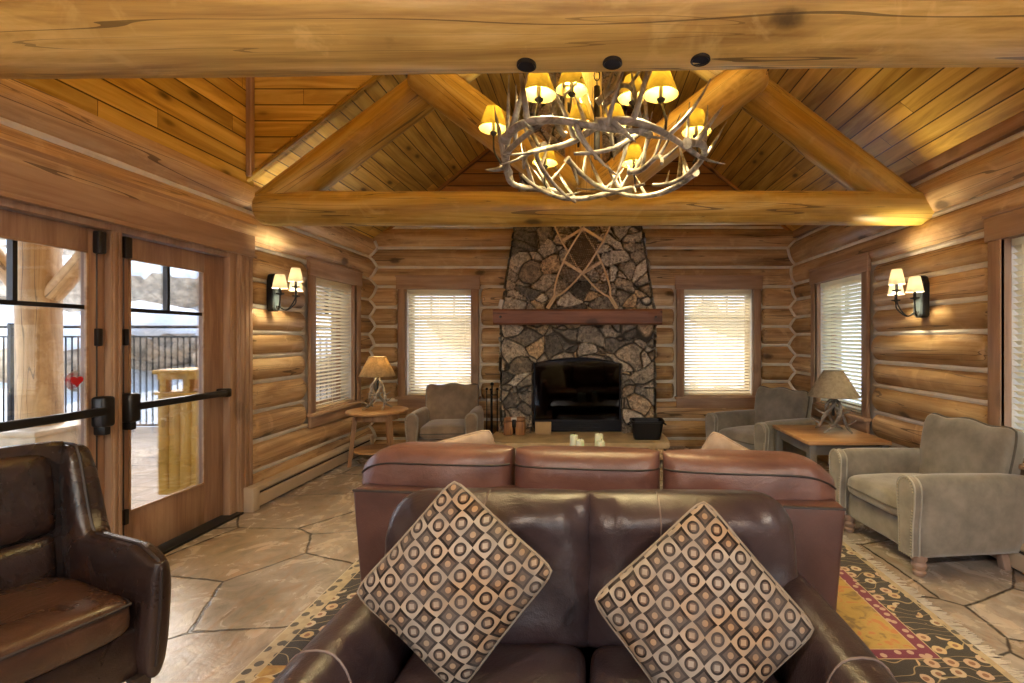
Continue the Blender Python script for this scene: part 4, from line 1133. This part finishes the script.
pillow('throw_pillow', 'plain tan throw pillow peeking over the sofa in front of the taupe armchair', .54, .075, 'pillow_tan', lean(452, 484, 2.62, -.22, .25, .25), seed=13, group='tan throw pillows')
pillow('throw_pillow', 'plain tan throw pillow peeking over the sofa in front of the corner armchair', .42, .075, 'pillow_tan', lean(729, 480, 2.55, .5, .25, -.25), seed=17, group='tan throw pillows')

# ------------------------------------------------------------------ rug
bm = nb(); bx(bm, RX0, RX1, RY0, RY1, .001, .013, .003, 1)
rug = obj('rug', bm, 'rug', None, 0); tag(rug, 'patterned rug with dark brown floral border, maroon stripe and gold field under the sofas', 'rug')
bm = nb(); q = random.Random(4)
for sx, xe in ((1, RX1),):
    y = RY0
    while y < RY1:
        L = q.uniform(.05, .085); a = q.uniform(-.02, .02)
        tube(bm, [(xe-.004, y, .008), (xe+sx*L*.5, y+a*.5, .006), (xe+sx*L, y+a, .004)], [.0035, .003, .002], 4); y += .0085
obj('fringe', bm, 'fringe', rug)

# ------------------------------------------------------------------ tables and lamps
rt = thing('round_table', 'round wooden side table with three legs and a low shelf, in the corner', 'table', (-2.50, 5.70, 0), .35)
bm = nb(); lathe(bm, [(0, .615), (.325, .615), (.342, .622), (.348, .635), (.342, .648), (.33, .652), (0, .652)], 48); obj('table_top', bm, 'table', rt)
bm = nb(); lathe(bm, [(.22, .54), (.24, .54), (.24, .615), (.22, .615)], 40, cap=False); obj('apron', bm, 'table_leg', rt)
bm = nb(); lathe(bm, [(0, .17), (.255, .17), (.262, .18), (.255, .192), (0, .192)], 40); obj('shelf', bm, 'table', rt)
for i in range(3):
    a = 2*pi*i/3+pi/2+.9+.75; bm = nb()
    rings(bm, [[(r*cos(a)-sin(a)*dx*w-cos(a)*0+cos(a)*dy*w, r*sin(a)+cos(a)*dx*w+sin(a)*dy*w, z) for dx, dy in ((-1, -1), (1, -1), (1, 1), (-1, 1))] for z, r, w in ((0, .30, .02), (.615, .235, .026))]); obj('leg', bm, 'table_leg', rt)
et = thing('end_table', 'square end table with honey wood top on a grey painted base', 'table', (2.22, 4.46, 0))
bm = nb(); bx(bm, -.355, .355, -.40, .40, .59, .622, .008); obj('table_top', bm, 'table', et)
bm = nb()
for s in (-1, 1): bx(bm, s*.30-.01, s*.30+.01, -.33, .33, .50, .59); bx(bm, -.30, .30, s*.345-.01, s*.345+.01, .50, .59)
obj('apron', bm, 'paint_grey', et)
for sx in (-1, 1):
    for sy in (-1, 1): bm = nb(); bx(bm, sx*.305-.032, sx*.305+.032, sy*.35-.032, sy*.35+.032, 0, .59, .005); obj('leg', bm, 'paint_grey', et)
bm = nb(); bx(bm, -.31, .31, -.355, .355, .14, .165, .005); obj('shelf', bm, 'paint_grey', et)

M['shade_taupe'] = translucent('taupe lamp shade', (.42, .36, .27), (.5, .42, .3), .35, 30)
def antler_lamp(label, loc, rz, zs, sr0, sr1, sh, lit):
    sm = 'shade_tan' if lit else 'shade_taupe'
    o = thing('table_lamp', label, 'lamp', loc, rz, 'antler table lamps')
    for i in range(4):
        q = random.Random(i*3+int(abs(loc[0])*10)); a = i*pi/2+.3; bm = nb()
        pts = smooth_path([(.17*cos(a), .17*sin(a), .014), (.115*cos(a+.35), .115*sin(a+.35), .055), (.085*cos(a+1.0), .085*sin(a+1.0), .15), (.06*cos(a+1.9), .06*sin(a+1.9), zs*.72), (.018*cos(a+2.6), .018*sin(a+2.6), zs-.03)], 6)
        n = len(pts); tube(bm, pts, [.006+.011*sin(min(1, (k/n)*1.5+.1)*pi*.5)-.007*max(0, k/n-.6) for k in range(n)], 8)
        for t, L in ((.30, .11), (.52, .10)):
            p = pts[int(t*n)]; d = V((cos(a+q.uniform(-.5, .5)), sin(a+q.uniform(-.5, .5)), q.uniform(.0, .45))).normalized()
            tp = [p+d*L*s+V((0, 0, .03*s*s)) for s in (0, .4, .75, 1)]; tube(bm, tp, [.012, .009, .006, .003], 7)
        obj('antler', bm, 'antler', o, 60)
    bm = nb(); tube(bm, [(0, 0, zs*.45), (0, 0, zs+.10)], .011, 10); lathe(bm, [(.011, zs-.05), (.02, zs-.03), (.02, zs), (.011, zs+.02)], 14); obj('stem', bm, 'bronze', o)
    bm = nb(); lathe(bm, [(sr0, zs), (sr1, zs+sh), (sr1-.002, zs+sh), (sr0-.002, zs)], 36, cap=False); shd = obj('lamp_shade', bm, sm, o)
    for r, z in ((sr0, zs), (sr1, zs+sh)):
        bm = nb(); tube(bm, [(r*cos(t), r*sin(t), z) for t in [2*pi*k/36 for k in range(36)]], .004, 6, True)
        obj('shade_trim', bm, sm, shd)
    bm = nb(); ball(bm, (0, 0, zs+.12), .028, 12, (1, 1, 1.2)); obj('bulb', bm, 'bulb' if lit else 'white', o)
    if lit: light('lamp_light', 'POINT', (0, 0, zs+.15), lit, (1, .74, .42), .03, o)
    return o
antler_lamp('antler lamp with a straight cream shade on the round corner table', (-2.50, 5.70, .652), .4, .40, .205, .095, .225, 5)
antler_lamp('antler lamp with a taupe shade on the square end table', (2.30, 4.50, .622), 1.9, .335, .225, .085, .235, 0)

# coffee table with a centrepiece of candles and cones
ct = thing('coffee_table', 'low dark wooden coffee table between the sofa and the hearth', 'table', (.0, 4.38, 0))
bm = nb(); bx(bm, -.60, .60, -.33, .33, .385, .425, .01); obj('table_top', bm, 'dark_table', ct)
for sx in (-1, 1):
    for sy in (-1, 1): bm = nb(); bx(bm, sx*.54-.035, sx*.54+.035, sy*.27-.035, sy*.27+.035, 0, .385, .006); obj('leg', bm, 'dark_table', ct)
bm = nb(); bx(bm, -.55, .55, -.28, .28, .14, .165, .005); obj('shelf', bm, 'dark_table', ct)
def candle(label, px, pytop, Y, r):
    p = at(px, 460, Y); top = at(px, pytop, Y).z
    o = thing('candle', label, 'candle', (p.x, Y, .426), 0, 'pale green candles on the coffee table'); h = top-.426
    bm = nb(); lathe(bm, [(0, 0), (r, 0), (r*1.02, h*.3), (r*.98, h-.012), (r*.9, h), (r*.5, h-.004), (0, h-.008)], 20); obj('wax', bm, 'candle', o)
    bm = nb(); tube(bm, [(0, 0, h-.01), (.003, 0, h+.012), (.009, 0, h+.02)], .0025, 5); obj('wick', bm, 'foot_dark', o)
candle('tall pale green pillar candle on the coffee table, nearest the fireplace tools', 574, 435, 4.45, .040)
candle('short pale green pillar candle leaning close beside the tall tool-side candle', 580, 440, 4.35, .037)
candle('tall pale green pillar candle on the coffee table, nearest the kindling tub', 599, 434, 4.45, .040)
candle('short pale green pillar candle in front of the tub-side tall candle', 601, 441, 4.33, .037)
def cone(label, px, py, Y):
    p = at(px, py, Y); o = thing('pine_cone', label, 'pine cone', (p.x, Y, .426), px*.3, 'pine cones on the coffee table')
    bm = nb(); n = 9
    for i in range(n):
        r = .042*sin((i+1)/(n+1)*pi)**.7; m_ = max(5, int(9*r/.04))
        for k in range(m_):
            a = 2*pi*(k+.5*(i % 2))/m_; x = .11*(i/(n-1)-.5)
            box(bm, (0, 0, 0), (.022, .02, .006), .002, 1, T(x, r*.8*cos(a), .042+r*.8*sin(a)) @ Rx(a-pi/2) @ Ry(-.7) if False else T(x, r*.8*cos(a), .042+r*.8*sin(a)) @ Rx(a+pi/2) @ Rz(.6))
    obj('scales', bm, 'pinecone', o)
    bm = nb(); tube(bm, [(-.05, 0, .042), (.05, 0, .042)], .022, 8); obj('core', bm, 'pinecone', o)
cone('brown pine cone between the two candle pairs', 590, 446, 4.36)
cone('brown pine cone at the tub-side end of the candle row', 612, 446, 4.36)
cone('brown pine cone at the tool-side end of the candle row', 566, 447, 4.36)

# ------------------------------------------------------------------ baseboard heaters
def heater(label, x, y0, y1, sg, ztop=.205):
    o = thing('baseboard_heater', label, 'heater', (x, y0, 0), 0)
    L = y1-y0; rs = []
    prof = [(0, .02), (.072, .02), (.078, .03), (.078, .12), (.066, .135), (.066, .15), (.078, .165), (.070, .195), (.05, .205), (0, .205)]
    bm = nb(); rings(bm, [[(sg*a, y, b) for a, b in prof] for y in (.09, L-.09)]); obj('cover', bm, 'heater', o, 30)
    for y in (0, L-.09): bm = nb(); bx(bm, 0, sg*.088, y, y+.09, .0, .21, .008); obj('end_cap', bm, 'heater', o)
    bm = nb(); bx(bm, 0, sg*.074, .09, L-.09, .136, .149); obj('slot', bm, 'heater_dark', o)
    return o
heater('long beige baseboard heater on the floor beside the glass doors', XL+.088, 4.12, 6.45, 1)
heater('beige baseboard heater partly hidden behind the near grey-green armchair', XR-.09, 1.2, 3.75, -1)

# ------------------------------------------------------------------ outside
bm = nb(); bx(bm, -12, XL-.12, -6, 8.2, -.14, -.02); o = struct('patio_ground', bm, 'patio', 0)
bm = nb(); bx(bm, -30, 30, YB+.45, 40, -.5, -.2); bx(bm, XR+.2, 30, -30, YB+.45, -.5, -.2); bx(bm, -30, XR+.2, -30, -6.05, -.5, -.2); o = struct('snow_ground', bm, 'snow', 0)
# hillside
def hill(name, f, nx, ny):
    bm = nb(); vs = {}
    for i in range(nx+1):
        for j in range(ny+1): vs[i, j] = bm.verts.new(f(i/nx, j/ny))
    for i in range(nx):
        for j in range(ny): bm.faces.new((vs[i, j], vs[i+1, j], vs[i+1, j+1], vs[i, j+1]))
    return struct(name, bm, 'snow', 60)
hill('snow_hill', lambda u, v: V((lerp(-24, 6, u), lerp(8.3, 24, v), -.3+lerp(0, 9, v**.8)*min(1, max(0.06, (-2.5-lerp(-24, 6, u))/3+.2))+.5*mn.noise(V((u*9, v*6, 0))))), 60, 36)
hill('snow_hill', lambda u, v: V((lerp(-12, -26, v), lerp(-14, 14, u), -.3+lerp(0, 8, v)+.5*mn.noise(V((u*8, v*5, 4))))), 50, 20)
hill('snow_hill', lambda u, v: V((lerp(-2.5, 14, u), lerp(9.0, 22, v), -.35+lerp(0, 7, v)*min(1, .15+u*4)+.6*mn.noise(V((u*9, v*6, 8))))), 40, 24)
q = random.Random(5)
bl = []
for row, (y0, xs) in enumerate(((9.5, (-12.6, -10.6, -8.5, -6.4, -4.6)), (11.8, (-14.2, -12.2, -10.2, -8.2, -6.2)), (14.1, (-16.9, -14.8, -12.7, -10.6, -8.5)))):
    for x in xs:
        y = y0+q.uniform(-.12, .12); v = (y-8.3)/15.7
        bl.append((x+q.uniform(-.1, .1), y, -.3+9*v**.8+.42+q.uniform(-.1, .15), q.uniform(.80, .95)))
bl += [(-3.9, 10.2, .5, .8), (-2.0, 10.8, .6, .75), (-3.4, 13.0, 1.9, .9), (2.6, 10.2, .5, .8), (4.7, 10.7, .8, .75), (3.6, 13.0, 2.2, .9)]
where = ['just behind the railing', 'halfway up the slope', 'high on the slope']
for i, (x, y, z, r) in enumerate(bl):
    b = thing('boulder', 'brown boulder with a snow cap %s' % (where[i//5]+' outside the doors' if i < 15 else 'seen through the back window by the '+('round table' if i < 18 else 'corner armchair')), 'boulder', (x, y, z), q.uniform(0, 6), 'snow-capped boulders, ' + (where[i//5] if i < 15 else 'back window '+('by the round table' if i < 18 else 'by the corner armchair')))
    for nm, mt, off, cut in (('rock', 'boulder', 0, None), ('snow_cap', 'snow', .06, .0)):
        bm = nb(); bmesh.ops.create_icosphere(bm, subdivisions=4, radius=1)
        for v in bm.verts:
            d = 1+.28*mn.noise(v.co*1.3+V((i*3.1, 0, 0)))+.10*mn.noise(v.co*3.4+V((0, i*2.3, 0)))
            if cut is not None: d = d+(.10*max(0, v.co.z+.1)+.07*mn.noise(v.co*2+V((i, 5, 0))) if v.co.z > cut-.25 else -.1)-.05*(1 if v.co.z < cut+.5*mn.noise(v.co*2.2+V((i, 0, 3))) else 0)
            v.co = V((v.co.x*r*d*1.2, v.co.y*r*d, v.co.z*r*d*.78))
        if cut is not None: bmesh.ops.delete(bm, geom=[v for v in bm.verts if v.co.z < -.35*r], context='VERTS')
        obj(nm, bm, mt, b, 60)
# railing
rl = thing('railing', 'black metal railing along the far edge of the snowy patio', 'railing', (-9.5, 7.72, 0))
bm = nb(); tube(bm, [(-3.5, 0, 1.68), (5.8, 0, 1.68)], .026, 8); obj('top_rail', bm, 'iron', rl)
bm = nb(); tube(bm, [(-3.5, 0, 1.52), (5.8, 0, 1.52)], .016, 6); tube(bm, [(-3.5, 0, .10), (5.8, 0, .10)], .018, 6); obj('mid_rail', bm, 'iron', rl)
bm = nb()
for k in range(93): tube(bm, [(-3.5+k*.1, 0, .1), (-3.5+k*.1, 0, 1.52)], .012, 5)
obj('balusters', bm, 'iron', rl)
for k in range(6): bm = nb(); bx(bm, -3.5+k*1.86-.03, -3.5+k*1.86+.03, -.03, .03, 0, 1.74, .004); obj('post', bm, 'iron', rl)
# porch post with braces
pp = thing('porch_post', 'thick peeled log porch post with two diagonal braces outside the glass doors', 'post', (-5.82, 5.1, 0))
def plog(name, a, b, r0, r1, seed):
    o = log_obj(name, a, b, r0, r1, 'post_weathered', pp, seed, 0, .03); return o
plog('post', (0, 0, .55), (0, 0, 2.80), .175, .17, 4.4)
plog('brace', (.12, 0, 1.95), (.95, 0, 2.90), .09, .09, 1.2); plog('brace', (-.12, 0, 1.95), (-.95, 0, 2.90), .09, .09, 2.2)
bm = nb(); bx(bm, -.36, .36, -.36, .36, -.02, .55, .03, 2); bx(bm, -.40, .40, -.40, .40, .52, .58, .02); obj('stone_pier', bm, 'slab', pp)
bm = nb(); bx(bm, -6.9, XL-.3, -3.0, 5.6, 3.05, 3.15); struct('porch_roof', bm, 'boards', 0)
pbm = log_obj('porch_beam', (-6.0, -3.0, 2.95), (-6.0, 5.6, 2.95), .14, .14, 'beam', None, 6.6); tag(pbm, 'log beam carrying the porch roof over the porch post', 'beam')
# yellow wooden bin
yb = thing('wooden_bin', 'yellow wooden litter bin with square openings outside the glass doors', 'bin', (-3.78, 4.72, 0))
bm = nb(); bx(bm, -.27, .27, -.20, .20, .02, .98, .01)
for k in range(5): bx(bm, -.25+k*.104, -.165+k*.104, -.212, -.19, .08, .94, .006)
obj('body', bm, 'yellow_wood', yb)
bm = nb(); bx(bm, -.30, .30, -.23, .23, 1.16, 1.20, .008); obj('top', bm, 'yellow_wood', yb)
bm = nb()
for x in (-.25, -.03, .19): bx(bm, x, x+.06, -.20, -.14, .98, 1.16); bx(bm, x, x+.06, .14, .20, .98, 1.16)
bx(bm, -.27, .27, -.205, .205, 1.11, 1.165); obj('opening_frame', bm, 'yellow_wood', yb)
bm = nb(); bx(bm, -.29, .29, -.22, .22, .965, .99, .005); obj('shelf_lip', bm, 'yellow_wood', yb)

# ------------------------------------------------------------------ light
W = bpy.data.worlds.new('sky'); S.world = W; W.use_nodes = True; nt = W.node_tree
bg = nt.nodes['Background']; sky = nt.nodes.new('ShaderNodeTexSky'); sky.sky_type = 'NISHITA'; sky.sun_disc = False
sky.sun_elevation = rad(38); sky.sun_rotation = rad(-35); sky.air_density = 1.0; sky.dust_density = 2.0; sky.ozone_density = .6
nt.links.new(sky.outputs[0], bg.inputs[0]); bg.inputs[1].default_value = .7
sun = light('sun', 'SUN', (0, 0, 10), 3.0, (1, .93, .82)); sun.data.angle = rad(.6)
d = V((.36, .33, -.87)).normalized(); sun.rotation_euler = d.to_track_quat('-Z', 'Y').to_euler()

# unseen lamps added behind the camera to brighten the room
def fill(label, x, y, z):
    o = thing('fill_lamp', label, 'lamp', (x, y, z), 0, 'pendant lamps added behind the camera')
    bm = nb(); lathe(bm, [(.30, 0), (.14, .24), (.137, .24), (.297, 0)], 32, cap=False); obj('lamp_shade', bm, 'shade_white', o)
    bm = nb(); tube(bm, [(0, 0, .15), (0, 0, RH-RS*abs(max(x, 0))-z)], .012, 8); obj('stem', bm, 'bronze', o)
    bm = nb(); ball(bm, (0, 0, .10), .05, 14); obj('bulb', bm, 'bulb', o)
    light('fill_light', 'POINT', (0, 0, .10), FILL_W, (1, .89, .76), .10, o)
FILL_W = 240
fill('white pendant lamp added unseen behind the camera, door side', -1.5, -1.4, 3.0)
fill('white pendant lamp added unseen behind the camera, window side', 1.5, -1.4, 3.0)

vs = S.view_settings
S.display_settings.display_device = 'sRGB'
vs.view_transform = 'Standard'; vs.look = 'None'; vs.gamma = 1; vs.use_curve_mapping = False; vs.exposure = .85
S.cycles.max_bounces = 10; S.cycles.diffuse_bounces = 6; S.cycles.transparent_max_bounces = 16; S.cycles.sample_clamp_indirect = 6
S.cycles.use_denoising = True; S.cycles.caustics_reflective = False; S.cycles.caustics_refractive = False
